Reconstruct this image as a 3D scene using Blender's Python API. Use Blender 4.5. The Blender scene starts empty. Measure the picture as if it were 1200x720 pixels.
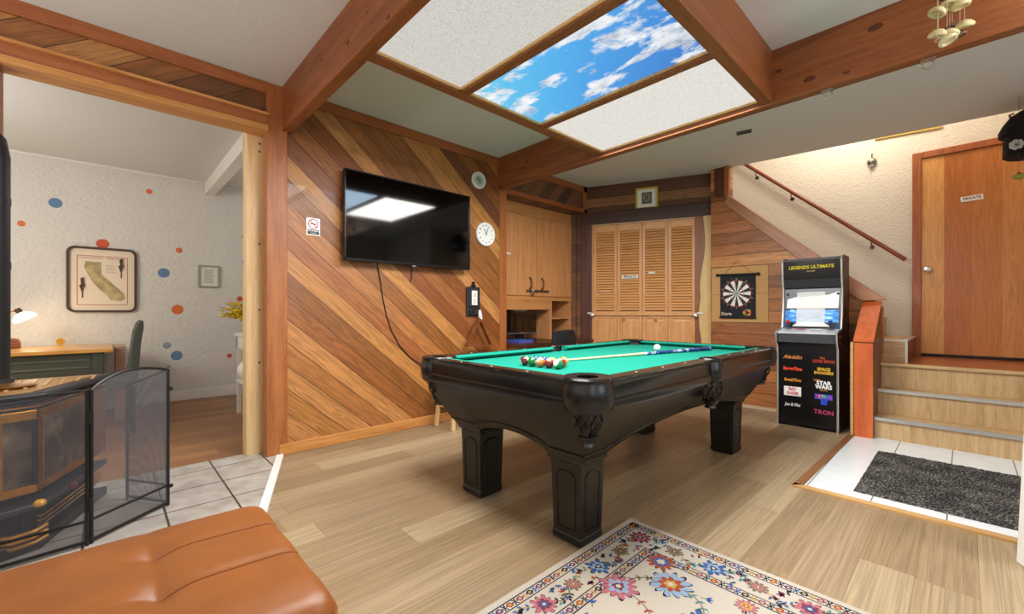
import bpy, bmesh, math, random
from mathutils import Vector, Matrix
random.seed(7)
S = bpy.context.scene
COL = S.collection
PI = math.pi

# ------------------------------------------------------------------ helpers
def srgb(h):
    h = h.lstrip('#')
    c = [int(h[i:i+2], 16)/255 for i in (0, 2, 4)]
    return tuple((x/12.92 if x <= .04045 else ((x+.055)/1.055)**2.4) for x in c) + (1,)

class MB:
    def __init__(s): s.bm = bmesh.new(); s.mi = 0
    def m(s, i): s.mi = i; return s
    def face(s, vs):
        try:
            f = s.bm.faces.new(vs); f.material_index = s.mi; return f
        except ValueError: return None
    def pts(s, ps): return [s.bm.verts.new(p) for p in ps]
    def poly(s, ps): s.face(s.pts(ps)); return s
    def ext(s, ps, vec):
        vec = Vector(vec); a = s.pts(ps); b = s.pts([Vector(p)+vec for p in ps]); n = len(a)
        s.face(a[::-1]); s.face(b)
        for i in range(n): s.face([a[i], a[(i+1) % n], b[(i+1) % n], b[i]])
        return s
    def box(s, x0, x1, y0, y1, z0, z1):
        return s.ext([(x0,y0,z0),(x1,y0,z0),(x1,y1,z0),(x0,y1,z0)], (0,0,z1-z0))
    def obox(s, c, ax, ay, az):
        c, ax, ay, az = map(Vector, (c, ax, ay, az))
        return s.ext([c-ax-ay-az, c+ax-ay-az, c+ax+ay-az, c-ax+ay-az], az*2)
    def px(s, yz, x0, x1): return s.ext([(x0,y,z) for y,z in yz], (x1-x0,0,0))
    def py(s, xz, y0, y1): return s.ext([(x,y0,z) for x,z in xz], (0,y1-y0,0))
    def pz(s, xy, z0, z1): return s.ext([(x,y,z0) for x,y in xy], (0,0,z1-z0))
    def bar(s, p0, p1, w, h, up=(0,0,1)):
        p0, p1 = Vector(p0), Vector(p1); d = (p1-p0); up = Vector(up)
        if abs(d.normalized().dot(up)) > .98: up = Vector((1,0,0))
        r = d.cross(up).normalized(); u = r.cross(d).normalized()
        return s.obox((p0+p1)/2, d/2, r*w/2, u*h/2)
    def ring(s, c, u, v, r, n): return s.pts([Vector(c)+u*(r*math.cos(2*PI*i/n))+v*(r*math.sin(2*PI*i/n)) for i in range(n)])
    def cyl(s, p0, p1, r0, r1=None, n=16):
        r1 = r0 if r1 is None else r1
        p0, p1 = Vector(p0), Vector(p1); d = (p1-p0).normalized()
        u = d.orthogonal().normalized(); v = d.cross(u)
        a = s.ring(p0,u,v,r0,n); b = s.ring(p1,u,v,r1,n)
        s.face(a[::-1]); s.face(b)
        for i in range(n): s.face([a[i], a[(i+1)%n], b[(i+1)%n], b[i]])
        return s
    def tube(s, ps, r, n=8, closed=False):
        ps = [Vector(p) for p in ps]; N = len(ps); rings = []; u = None
        for i, p in enumerate(ps):
            if closed: d = ps[(i+1)%N]-ps[i-1]
            else: d = ps[min(i+1,N-1)]-ps[max(i-1,0)]
            d.normalize()
            u = d.orthogonal() if u is None else (u-d*u.dot(d))
            if u.length < 1e-6: u = d.orthogonal()
            u.normalize(); v = d.cross(u)
            rr = r[i] if isinstance(r, (list, tuple)) else r
            rings.append(s.ring(p,u,v,rr,n))
        for i in range(N if closed else N-1):
            a, b = rings[i], rings[(i+1)%N]
            for k in range(n): s.face([a[k], a[(k+1)%n], b[(k+1)%n], b[k]])
        if not closed: s.face(rings[0][::-1]); s.face(rings[-1])
        return s
    def lathe(s, prof, c, n=24, axis=(0,0,1), caps=True):
        c = Vector(c); w = Vector(axis).normalized(); u = w.orthogonal().normalized(); v = w.cross(u); rs = []
        for r, z in prof: rs.append(s.ring(c+w*z, u, v, max(r,1e-4), n))
        for a, b in zip(rs, rs[1:]):
            for i in range(n): s.face([a[i], a[(i+1)%n], b[(i+1)%n], b[i]])
        if caps: s.face(rs[0][::-1]); s.face(rs[-1])
        return s
    def sph(s, c, r, n=16, sc=(1,1,1)):
        m = Matrix.Translation(c) @ Matrix.Diagonal((r*sc[0], r*sc[1], r*sc[2], 1))
        g = bmesh.ops.create_uvsphere(s.bm, u_segments=n, v_segments=max(6,n//2), radius=1, matrix=m)
        for v in g['verts']:
            for f in v.link_faces: f.material_index = s.mi
        return s
    def strip(s, a, b):   # quads between two equal-length point rows
        A, B = s.pts(a), s.pts(b)
        for i in range(len(A)-1): s.face([A[i], A[i+1], B[i+1], B[i]])
        return s
    def grid(s, rows):
        R = [s.pts(r) for r in rows]
        for a, b in zip(R, R[1:]):
            for i in range(len(a)-1): s.face([a[i], a[i+1], b[i+1], b[i]])
        return s
    def build(s, name, mats, parent=None, smooth=False, bevel=0, seg=2, origin=None, weld=False, sharp=35):
        if weld: bmesh.ops.remove_doubles(s.bm, verts=s.bm.verts, dist=1e-5)
        bmesh.ops.recalc_face_normals(s.bm, faces=s.bm.faces)
        if parent is not None: org = WL[parent.name]
        elif origin == 'base':
            vs = [v.co for v in s.bm.verts]
            org = Vector(((min(v.x for v in vs)+max(v.x for v in vs))/2, (min(v.y for v in vs)+max(v.y for v in vs))/2, min(v.z for v in vs)))
        elif origin is not None: org = Vector(origin)
        else: org = Vector((0,0,0))
        if org.length: bmesh.ops.translate(s.bm, verts=s.bm.verts, vec=-org)
        me = bpy.data.meshes.new(name); s.bm.to_mesh(me); s.bm.free()
        for m_ in (mats if isinstance(mats, (list, tuple)) else [mats]): me.materials.append(m_)
        o = bpy.data.objects.new(name, me); COL.objects.link(o)
        WL[o.name] = org
        if parent is not None: o.parent = parent
        else: o.location = org
        if smooth:
            me.polygons.foreach_set('use_smooth', [True]*len(me.polygons))
            me.set_sharp_from_angle(angle=math.radians(sharp))
        if bevel:
            b = o.modifiers.new('bevel', 'BEVEL'); b.width = bevel; b.segments = seg; b.limit_method = 'ANGLE'; b.angle_limit = math.radians(40)
            b.harden_normals = False
        return o
WL = {}

def tag(o, label=None, cat=None, group=None, kind=None):
    if label: o['label'] = label
    if cat: o['category'] = cat
    if group: o['group'] = group
    if kind: o['kind'] = kind
    return o
def thing(name, loc, label, cat, group=None):
    o = bpy.data.objects.new(name, None); COL.objects.link(o); o.location = loc
    o.empty_display_size = .05
    WL[o.name] = Vector(loc)
    return tag(o, label, cat, group)
def struct(o): o['kind'] = 'structure'; return o
def sroot(name, loc=(0,0,0)):
    o = bpy.data.objects.new(name, None); COL.objects.link(o); o.location = loc; WL[o.name] = Vector(loc); o['kind'] = 'structure'; return o

def text(s, size, org, right, up, name, mat, parent, depth=.0008, align='CENTER', sx=1.0, shear=0, bold=0):
    cu = bpy.data.curves.new('t', 'FONT'); cu.body = s; cu.size = size; cu.align_x = align; cu.align_y = 'CENTER'
    cu.extrude = depth; cu.resolution_u = 2; cu.shear = shear; cu.offset = bold
    ob = bpy.data.objects.new('t', cu); COL.objects.link(ob)
    bpy.context.view_layer.update()
    me = bpy.data.meshes.new_from_object(ob.evaluated_get(bpy.context.evaluated_depsgraph_get()))
    bpy.data.objects.remove(ob); bpy.data.curves.remove(cu)
    r, u = Vector(right).normalized(), Vector(up).normalized(); n = r.cross(u)
    p = WL[parent.name] if parent is not None else Vector((0,0,0))
    o0 = Vector(org)-p
    for v in me.vertices: v.co = o0 + r*v.co.x*sx + u*v.co.y + n*v.co.z
    me.materials.clear(); me.materials.append(mat)
    o = bpy.data.objects.new(name, me); COL.objects.link(o); o.parent = parent; WL[o.name] = p
    return o

# ------------------------------------------------------------------ materials
def N(nt, t, ins=None, **at):
    n = nt.nodes.new(t)
    for k, v in at.items(): setattr(n, k, v)
    for k, v in (ins or {}).items():
        if hasattr(v, 'is_output'): nt.links.new(v, n.inputs[k])
        else: n.inputs[k].default_value = v
    return n
def newmat(name):
    m = bpy.data.materials.new(name); m.use_nodes = True; nt = m.node_tree
    return m, nt, nt.nodes['Principled BSDF']
def ramp(nt, fac, stops, interp='LINEAR'):
    r = N(nt, 'ShaderNodeValToRGB', {0: fac}); cr = r.color_ramp; cr.interpolation = interp
    while len(cr.elements) > 1: cr.elements.remove(cr.elements[-1])
    for i, (p, c) in enumerate(stops):
        e = cr.elements[0] if i == 0 else cr.elements.new(p)
        e.position = p; e.color = srgb(c) if isinstance(c, str) else c
    return r.outputs[0]
def math_(nt, op, a, b=0.0, c=0.0):
    return N(nt, 'ShaderNodeMath', {0: a, 1: b, 2: c}, operation=op).outputs[0]
def mixc(nt, fac, a, b, mode='MIX'):
    n = N(nt, 'ShaderNodeMix', data_type='RGBA', blend_type=mode)
    for k, v in ((0, fac), (6, a), (7, b)):
        if hasattr(v, 'is_output'): nt.links.new(v, n.inputs[k])
        else: n.inputs[k].default_value = v
    return n.outputs[2]

def plain(name, col, rough=.5, metal=0, noise=0, scale=40, bump=0, bscale=80, spec=.5, coat=0, emit=0, sub=0):
    m, nt, b = newmat(name); c = srgb(col)
    b.inputs['Roughness'].default_value = rough; b.inputs['Metallic'].default_value = metal
    b.inputs['Specular IOR Level'].default_value = spec; b.inputs['Coat Weight'].default_value = coat
    tc = N(nt, 'ShaderNodeTexCoord').outputs['Object']
    if noise:
        t = N(nt, 'ShaderNodeTexNoise', {'Vector': tc, 'Scale': scale, 'Detail': 5}).outputs[0]
        lo = tuple(x*(1-noise) for x in c[:3])+(1,); hi = tuple(min(1, x*(1+noise)) for x in c[:3])+(1,)
        nt.links.new(ramp(nt, t, [(.3, lo), (.7, hi)]), b.inputs['Base Color'])
    else: b.inputs['Base Color'].default_value = c
    if bump:
        t = N(nt, 'ShaderNodeTexNoise', {'Vector': tc, 'Scale': bscale, 'Detail': 6}).outputs[0]
        nt.links.new(N(nt, 'ShaderNodeBump', {'Height': t, 'Strength': bump, 'Distance': .01}).outputs[0], b.inputs['Normal'])
    if emit:
        b.inputs['Emission Color'].default_value = c; b.inputs['Emission Strength'].default_value = emit
    return m

def wood(name, cols, u=(0,0,1), scale=1.0, rough=.45, ring=.6, coat=0.0):
    """solid timber, grain along the vector u"""
    m, nt, b = newmat(name)
    tc = N(nt, 'ShaderNodeTexCoord').outputs['Object']
    u = Vector(u).normalized(); v = u.orthogonal().normalized(); w = u.cross(v)
    d = [N(nt, 'ShaderNodeVectorMath', {0: tc, 1: tuple(a)}, operation='DOT_PRODUCT').outputs['Value'] for a in (u, v, w)]
    vec = N(nt, 'ShaderNodeCombineXYZ', {0: math_(nt,'MULTIPLY',d[0],1.2*scale), 1: math_(nt,'MULTIPLY',d[1],16*scale), 2: math_(nt,'MULTIPLY',d[2],16*scale)}).outputs[0]
    n1 = N(nt, 'ShaderNodeTexNoise', {'Vector': vec, 'Scale': 1.3, 'Detail': 6, 'Roughness': .6, 'Distortion': .6}).outputs[0]
    n2 = N(nt, 'ShaderNodeTexNoise', {'Vector': vec, 'Scale': 7, 'Detail': 3, 'Roughness': .7}).outputs[0]
    f = math_(nt, 'ADD', math_(nt,'MULTIPLY',n1,ring), math_(nt,'MULTIPLY',n2,1-ring))
    k = len(cols)
    nt.links.new(ramp(nt, f, [(.28+.44*i/(k-1), c) for i, c in enumerate(cols)]), b.inputs['Base Color'])
    b.inputs['Roughness'].default_value = rough; b.inputs['Coat Weight'].default_value = coat
    nt.links.new(N(nt, 'ShaderNodeBump', {'Height': n2, 'Strength': .025, 'Distance': .01}).outputs[0], b.inputs['Normal'])
    return m

def planks(name, u, v, width, pal, length=None, rough=.45, gap=.04, gapcol='#2a1508', grain=.35, off=0.0, streak=18, coat=0.0, interp='CONSTANT', bumps=.25, ls=1.1):
    """boards: u along, v across, in object space"""
    m, nt, b = newmat(name)
    tc = N(nt, 'ShaderNodeTexCoord').outputs['Object']
    u, v = Vector(u).normalized(), Vector(v).normalized()
    du = N(nt, 'ShaderNodeVectorMath', {0: tc, 1: tuple(u)}, operation='DOT_PRODUCT').outputs['Value']
    dv = N(nt, 'ShaderNodeVectorMath', {0: tc, 1: tuple(v)}, operation='DOT_PRODUCT').outputs['Value']
    vv = math_(nt, 'DIVIDE', math_(nt, 'ADD', dv, off+50), width)
    iv = math_(nt, 'FLOOR', vv); fv = math_(nt, 'FRACT', vv)
    r0 = N(nt, 'ShaderNodeTexWhiteNoise', {'W': iv}, noise_dimensions='1D').outputs[0]
    edge = math_(nt, 'MINIMUM', fv, math_(nt, 'SUBTRACT', 1.0, fv))
    g = math_(nt, 'LESS_THAN', edge, gap/2)
    idn = iv
    if length:
        uu = math_(nt, 'ADD', math_(nt, 'DIVIDE', math_(nt,'ADD',du,50.0), length), math_(nt, 'MULTIPLY', r0, 7.3))
        iu = math_(nt, 'FLOOR', uu); fu = math_(nt, 'FRACT', uu)
        e2 = math_(nt, 'MULTIPLY', math_(nt, 'MINIMUM', fu, math_(nt,'SUBTRACT',1.0,fu)), length/width)
        g = math_(nt, 'MAXIMUM', g, math_(nt, 'LESS_THAN', e2, gap/2))
        idn = math_(nt, 'ADD', math_(nt, 'MULTIPLY', iv, 13.37), math_(nt, 'MULTIPLY', iu, 3.11))
    rnd = N(nt, 'ShaderNodeTexWhiteNoise', {'W': idn}, noise_dimensions='1D').outputs[0]
    rnd2 = N(nt, 'ShaderNodeTexWhiteNoise', {'W': math_(nt,'ADD',idn,77.7)}, noise_dimensions='1D').outputs[0]
    k = len(pal)
    base = ramp(nt, rnd, [(i/k, c) for i, c in enumerate(pal)], interp)
    # cathedral grain: distorted bands across the board plus fine streaks
    vec = N(nt, 'ShaderNodeCombineXYZ', {0: math_(nt,'MULTIPLY',du,ls), 1: math_(nt,'MULTIPLY',dv,streak), 2: math_(nt,'MULTIPLY',rnd2,40.0)}).outputs[0]
    n1 = N(nt, 'ShaderNodeTexNoise', {'Vector': vec, 'Scale': 1.0, 'Detail': 5, 'Roughness': .55, 'Distortion': .8}).outputs[0]
    bands = math_(nt, 'FRACT', math_(nt, 'MULTIPLY', n1, 7.0))
    bands = math_(nt, 'ABSOLUTE', math_(nt, 'SUBTRACT', math_(nt,'MULTIPLY',bands,2.0), 1.0))
    n2 = N(nt, 'ShaderNodeTexNoise', {'Vector': vec, 'Scale': 5, 'Detail': 4, 'Roughness': .7}).outputs[0]
    f = math_(nt, 'ADD', math_(nt,'MULTIPLY',bands,.45), math_(nt,'MULTIPLY',n2,.75))
    lo, hi = 1-grain, 1+grain*.55
    gr = N(nt, 'ShaderNodeMapRange', {0: f, 1: .25, 2: .85, 3: lo, 4: hi}).outputs[0]
    c = N(nt, 'ShaderNodeVectorMath', {0: base, 'Scale': gr}, operation='SCALE').outputs[0]
    c = mixc(nt, g, c, srgb(gapcol))
    nt.links.new(c, b.inputs['Base Color'])
    b.inputs['Roughness'].default_value = rough; b.inputs['Coat Weight'].default_value = coat
    hgt = math_(nt, 'SUBTRACT', math_(nt,'MULTIPLY',n2,.15), g)
    nt.links.new(N(nt, 'ShaderNodeBump', {'Height': hgt, 'Strength': bumps, 'Distance': .006}).outputs[0], b.inputs['Normal'])
    return m

def emis(name, col, st):
    m = bpy.data.materials.new(name); m.use_nodes = True; nt = m.node_tree
    nt.nodes.remove(nt.nodes['Principled BSDF'])
    e = N(nt, 'ShaderNodeEmission', {'Color': srgb(col) if isinstance(col, str) else col, 'Strength': st})
    nt.links.new(e.outputs[0], nt.nodes['Material Output'].inputs[0]); return m

def plaster(name, col, scale, strength, rough=.9, dist=.02):
    m, nt, b = newmat(name); b.inputs['Base Color'].default_value = srgb(col); b.inputs['Roughness'].default_value = rough
    tc = N(nt, 'ShaderNodeTexCoord').outputs['Object']
    t = N(nt, 'ShaderNodeTexNoise', {'Vector': tc, 'Scale': scale, 'Detail': 4, 'Roughness': .55, 'Distortion': .4}).outputs[0]
    nt.links.new(N(nt, 'ShaderNodeBump', {'Height': t, 'Strength': strength, 'Distance': dist}).outputs[0], b.inputs['Normal'])
    return m

def tiles(name, col, grout, sx, sy, ox, oy, gw=.012, mottle='#cfcac4', rough=.35):
    m, nt, b = newmat(name)
    tc = N(nt, 'ShaderNodeTexCoord').outputs['Object']
    x = N(nt, 'ShaderNodeSeparateXYZ', {0: tc})
    gs = []
    for o, s, k in ((ox, sx, 0), (oy, sy, 1)):
        f = math_(nt, 'FRACT', math_(nt, 'DIVIDE', math_(nt, 'ADD', x.outputs[k], 30*s-o), s))
        e = math_(nt, 'MINIMUM', f, math_(nt,'SUBTRACT',1.0,f))
        gs.append(math_(nt, 'LESS_THAN', e, gw/2/s))
    g = math_(nt, 'MAXIMUM', *gs)
    n = N(nt, 'ShaderNodeTexNoise', {'Vector': tc, 'Scale': 9, 'Detail': 6}).outputs[0]
    c = ramp(nt, n, [(.35, col), (.7, mottle)])
    nt.links.new(mixc(nt, g, c, srgb(grout)), b.inputs['Base Color'])
    b.inputs['Roughness'].default_value = rough
    nt.links.new(N(nt, 'ShaderNodeBump', {'Height': math_(nt,'SUBTRACT',1.0,g), 'Strength': .4, 'Distance': .004}).outputs[0], b.inputs['Normal'])
    return m

M = {}
a42 = math.radians(41)
M['diag'] = planks('cedar_diagonal', (0, math.cos(a42), -math.sin(a42)), (0, math.sin(a42), math.cos(a42)), .135,
    ['#a96c38', '#84491f', '#b97e46', '#9a5b2d', '#6c3e1f', '#ae7439', '#8b5526', '#613a20', '#b3793f', '#935829'], gap=.035, grain=.42, coat=.1, gapcol='#3a1f0e')
cb, sb = math.cos(math.radians(22.9)), math.sin(math.radians(22.9))
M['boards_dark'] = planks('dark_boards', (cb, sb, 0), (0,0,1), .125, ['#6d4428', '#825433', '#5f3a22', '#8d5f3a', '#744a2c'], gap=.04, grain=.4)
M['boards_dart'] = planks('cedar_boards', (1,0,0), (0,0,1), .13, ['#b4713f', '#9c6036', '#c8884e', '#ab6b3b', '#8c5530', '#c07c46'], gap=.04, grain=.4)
M['boards_head'] = planks('header_boards', (0, .82, .57), (0, .57, -.82), .155, ['#a8703a', '#7c4a24', '#b57c44', '#8d5629', '#6f4322'], gap=.03, grain=.4)
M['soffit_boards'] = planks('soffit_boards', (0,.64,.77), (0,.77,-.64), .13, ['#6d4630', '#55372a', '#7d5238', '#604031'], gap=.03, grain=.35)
M['floor'] = planks('vinyl_oak', (0,1,0), (1,0,0), .18, ['#a28c6d', '#957e60', '#9c8567', '#a69172', '#8f785a', '#978063'], length=1.22, rough=.42, gap=.012, gapcol='#7a6244', grain=.30, streak=26, bumps=.08, ls=.45)
M['floor_brown'] = planks('brown_floor', (0,1,0), (1,0,0), .14, ['#9a6a42', '#8c5e3a', '#a67448', '#93643e'], length=1.2, rough=.4, gap=.02, gapcol='#5a3a22', grain=.25)
M['stair_oak'] = wood('stair_oak', ['#96784f', '#bf9d70', '#d5ba8e'], (1,0,0), 1.2)
M['stair_oak_v'] = wood('stair_oak_upright', ['#96784f', '#bf9d70', '#d3b78a'], (0,0,1), 1.2)
M['beam_x'] = wood('beam_timber', ['#5e2f14', '#874b22', '#a06233'], (1,0,0), .8, rough=.5)
M['beam_y'] = wood('beam_timber_long', ['#5e2f14', '#874b22', '#a06233'], (0,1,0), .8, rough=.5)
M['trim_z'] = wood('redwood_upright', ['#7a3d1c', '#a4602f', '#b87440'], (0,0,1), 1)
M['trim_y'] = wood('redwood_rail', ['#7a3d1c', '#a05a2c', '#b46c38'], (0,1,0), 1)
M['trim_y_orange'] = wood('orange_rail', ['#a2622a', '#c98a48', '#d9a05c'], (0,1,0), 1)
M['trim_x'] = wood('redwood_cross', ['#7a3d1c', '#a05a2c', '#b46c38'], (1,0,0), 1)
M['pine_z'] = wood('pine_upright', ['#c2955a', '#dcb883', '#e8cda0'], (0,0,1), .8)
M['cab_z'] = wood('cabinet_wood', ['#b26e3e', '#d0915c', '#de9f6b'], (0,0,1), 1.1, rough=.4)
M['cab_y'] = wood('cabinet_wood_long', ['#a8683a', '#c88a50', '#d59a60'], (0,1,0), 1.1, rough=.4)
M['cab_in'] = wood('cabinet_inside', ['#b87c48', '#d09a60', '#dca86e'], (0,0,1), 1.1, rough=.5)
M['louvre'] = wood('louvre_wood', ['#c07c42', '#e0a468', '#ecb87c'], (cb,sb,0), 1.2, rough=.4)
M['louvre_z'] = wood('louvre_stile', ['#bd7a40', '#dc9e62', '#e8b276'], (0,0,1), 1.2, rough=.4)
M['dark_z'] = wood('dark_plank', ['#3a1d12', '#5a3020', '#74432e'], (0,0,1), .8)
M['dark_k'] = wood('dark_header', ['#2c1812', '#43261b', '#523124'], (cb,sb,0), .8)
M['slab_dark'] = wood('slab_heart', ['#6e3d22', '#8f5732', '#a46a40'], (0,0,1), .7)
M['slab_light'] = wood('slab_sap', ['#c99a58', '#ddb676', '#e6c48a'], (0,0,1), .7)
M['door'] = planks('door_veneer', (0,0,1), (1,0,0), .2, ['#c0763a', '#d99a58', '#c87e42', '#b86c34', '#cd8648'], gap=0.0, grain=.22, streak=22, coat=.0, off=.04, rough=.35, bumps=.03)
M['door_trim'] = wood('door_frame_wood', ['#7a3a1a', '#a5582a', '#b56a38'], (0,0,1), 1, coat=.2)
M['landing'] = wood('landing_wood', ['#7a3a18', '#a3572a', '#b5683a'], (1,0,0), .8, rough=.3, coat=.3)
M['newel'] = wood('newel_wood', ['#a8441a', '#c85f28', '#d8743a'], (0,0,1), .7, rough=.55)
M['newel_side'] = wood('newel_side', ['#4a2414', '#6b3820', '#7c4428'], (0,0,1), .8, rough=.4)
M['rail_wood'] = wood('handrail_wood', ['#5a2413', '#7d371d', '#90462a'], (.75,0,-.66), 1, rough=.35)
M['stringer'] = wood('stringer_wood', ['#8c5238', '#b37a58', '#c18a68'], (.74,0,-.67), .8, rough=.4)
M['ceil'] = plaster('ceiling_white', '#d9d9d6', 90, .15)
M['wall_w'] = plaster('white_plaster', '#dcd8d0', 26, .8)
M['wall_st'] = plaster('stair_plaster', '#e2d8c8', 45, .5)
M['paint'] = plain('white_paint', '#e6e3dc', .5)
M['white'] = plain('white_plastic', '#f0efec', .35)
M['offwhite'] = plain('off_white', '#e3dfd2', .5)
M['black'] = plain('black_plastic', '#0c0c0d', .4)
M['blackm'] = plain('black_metal', '#141415', .45, .3)
M['gloss'] = plain('black_glass', '#030304', .06, spec=.6)
M['table'] = plain('black_lacquer', '#100d0b', .3, noise=.5, scale=14, bump=.04, bscale=60)
M['table_rail'] = plain('black_rail', '#0f0c0a', .22, noise=.4, scale=12)
M['wear'] = plain('worn_edge', '#8b7458', .6)
M['leather_b'] = plain('black_leather', '#0d0c0c', .25, bump=.12, bscale=120)
M['felt'] = plain('green_cloth', '#1b8571', .95, noise=.1, scale=300, spec=.1)
M['felt_d'] = plain('green_cushion', '#1a8571', .9, noise=.1, scale=300, spec=.1)
M['silver'] = plain('chrome', '#c9c9c6', .25, 1)
M['alu'] = plain('aluminium', '#d2d2d0', .35, .85)
M['brass'] = plain('brass', '#c08a32', .28, 1, noise=.2, scale=20)
M['brass_d'] = plain('brown_brass', '#a87434', .38, .8, noise=.3, scale=12)
M['iron'] = plain('cast_iron', '#38383b', .5, .3, noise=.2, scale=60)
M['iron_d'] = plain('stove_black', '#101011', .5, .2)
M['pipe'] = plain('stove_pipe', '#2e3034', .42, .5)
M['tan'] = plain('tan_leather', '#8a4f21', .42, noise=.1, scale=8, bump=.05, bscale=350, spec=.45)
M['seam'] = plain('seam_thread', '#6a3512', .7)
M['vent'] = plain('vent_grey', '#5c5a58', .6)
M['mattress'] = plain('desk_orange', '#d59a3c', .35, noise=.15, scale=5)
M['chair_f'] = plain('grey_green_fabric', '#4a4f47', .9, noise=.15, scale=200)
M['box'] = plain('beige_card', '#c39b82', .8)
M['cork'] = plain('hardboard', '#c79a62', .85, noise=.08, scale=120)
M['paper'] = plain('paper', '#efe9dc', .8)
M['gold'] = plain('gold_paint', '#cdb64a', .4, .2)
M['shell'] = plain('shell', '#d8cc9a', .4, noise=.15, scale=60)
M['cardbrown'] = plain('brown_shell', '#6b4a34', .5)
M['mat_white_tile'] = tiles('white_tiles', '#eaeef0', '#7d7b76', .305, 3.0, -.37, 5.5, gw=.006, mottle='#e2e7ea', rough=.25)
M['hearth'] = tiles('hearth_tiles', '#bdb6ae', '#4e4438', .31, .308, -2.93, .535, gw=.011, mottle='#9f968c')
def C(name, col, **k):
    if name not in M: M[name] = plain(name, col, **k)
    return M[name]

# ------------------------------------------------------------------ the setting
LW = -3.556; CH = 2.785; FW = -6.584; DW = 5.265; SB = 6.387
A0 = Vector((-3.556, 4.778, 0)); KX = Vector((cb, sb, 0)); KN = Vector((sb, -cb, 0))     # louvred wall: start, along, towards the room
def K(k, n, z): return A0 + KX*k + KN*n + Vector((0,0,z))

struct(MB().pz([(LW-.02,-2.6),(2.6,-2.6),(2.6,4.8),(.6,4.8),(.6,5.3),(-1.9,5.3),(-1.9,5.9),(-3.9,5.0),(-3.9,3.1),(LW-.02,3.1)], -.05, 0).build('floor', M['floor']))
struct(MB().box(FW-.1, LW-.02, -2.2, 3.0, -.05, 0).build('floor_side_room', M['floor_brown']))
# hearth tiles and their white edge strip
hp = [(-3.74,-2.0),(-3.74,.80),(-3.58,.945),(-3.52,.935),(-2.36,.515),(-2.36,-2.0)]
struct(MB().pz(hp, 0, .012).build('floor_hearth', M['hearth']))
struct(MB().bar((-3.53,.945,.008),(-2.345,.515,.008),.045,.018).build('trim_1', M['white']))
struct(MB().pz([(-.69,3.14),(1.2,3.14),(1.2,4.8),(-.69,4.8)], 0, .006).build('floor_landing_tiles', M['mat_white_tile']))
M['trim_front'] = wood('threshold_wood', ['#a87a48','#c79a62','#d3aa74'], (1,0,0), 1)
M['trim_side'] = wood('threshold_dark', ['#6a4426','#8a5c34','#98683c'], (0,1,0), 1)
struct(MB().box(-.74,1.2,3.09,3.145,0,.012).build('trim_2', M['trim_front']))
struct(MB().pz([(-.74,3.09),(-.69,3.145),(-.66,4.73),(-.705,4.73)],0,.012).build('trim_3', M['trim_side']))

# walls
lw = MB(); lw.box(LW-.1, LW, .93, 3.20, 0, CH)
struct(lw.build('wall_left', M['diag']))
struct(MB().box(LW-.1, LW, -2.6, -.46, 0, CH).build('wall_left_near', M['wall_w']))
struct(MB().box(LW-.085, LW+.018, .857, .997, 0, CH).build('trim_4', M['trim_z'], bevel=.004))
struct(MB().box(LW-.11, LW+.018, -.50, -.417, 0, 2.44).build('trim_5', M['trim_z'], bevel=.004))
struct(MB().box(LW, LW+.02, .997, 3.2, CH-.085, CH).build('trim_6', M['trim_y'], bevel=.004))
struct(MB().box(LW, LW+.022, .94, 3.2, 0, .085).build('baseboard_left', M['trim_y_orange'], bevel=.005))
hd = sroot('wall_header')
MB().box(LW-.10, LW, -2.6, .857, 2.42, CH).build('header_panel', M['boards_head'], hd)
MB().box(LW-.10, LW+.02, -2.6, .862, 2.70, CH).build('header_top_board', M['trim_y'], hd, bevel=.004)
MB().box(LW-.10, LW+.03, -2.6, .862, 2.455, 2.535).build('header_rail', M['trim_y'], hd, bevel=.004)
MB().box(LW-.10, LW+.055, -2.6, .862, 2.530, 2.548).build('header_ledge', M['trim_y_orange'], hd, bevel=.004)
MB().box(LW-.12, LW+.045, -2.6, .862, 2.414, 2.458).build('header_lintel', M['trim_y_orange'], hd, bevel=.004)
# pine post standing in the opening
pp = MB().box(-3.79,-3.675,.752,.89,0,2.44)
p_ = struct(pp.build('pine_post', M['pine_z'], bevel=.012))
hb = MB()
for z in (2.36,2.30,1.6,1.1,.7): hb.cyl((-3.674,.84,z),(-3.6735,.84,z),.008,n=10)
hb.build('knot', C('knot','#3a2414'), p_)

# cabinet recess end post, soffit
struct(MB().box(LW-.3, LW+.012, 3.17, 3.268, 0, CH).build('trim_7', M['trim_z'], bevel=.004))
sf = sroot('soffit')
MB().box(-3.8, LW-.012, 3.268, 4.73, 2.425, CH).build('soffit_panel', M['soffit_boards'], sf)
MB().box(LW-.03, LW+.006, 3.2, 4.77, 2.425, 2.478).build('soffit_rail', M['trim_y'], sf, bevel=.003)
MB().box(LW-.03, LW+.006, 3.2, 4.77, 2.705, CH).build('soffit_top_board', M['trim_y'], sf, bevel=.003)
MB().box(LW-.03, LW+.006, 4.70, 4.77, 2.425, CH).build('soffit_end_board', M['trim_z'], sf, bevel=.003)
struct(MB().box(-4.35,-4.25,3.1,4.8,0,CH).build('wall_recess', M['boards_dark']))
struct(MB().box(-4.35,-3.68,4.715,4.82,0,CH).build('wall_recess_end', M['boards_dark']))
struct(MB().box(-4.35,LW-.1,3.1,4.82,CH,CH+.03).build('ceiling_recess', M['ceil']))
struct(MB().box(-4.3,LW-.1,3.1,3.2,0,CH).build('wall_recess_side', M['boards_dark']))

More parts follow.
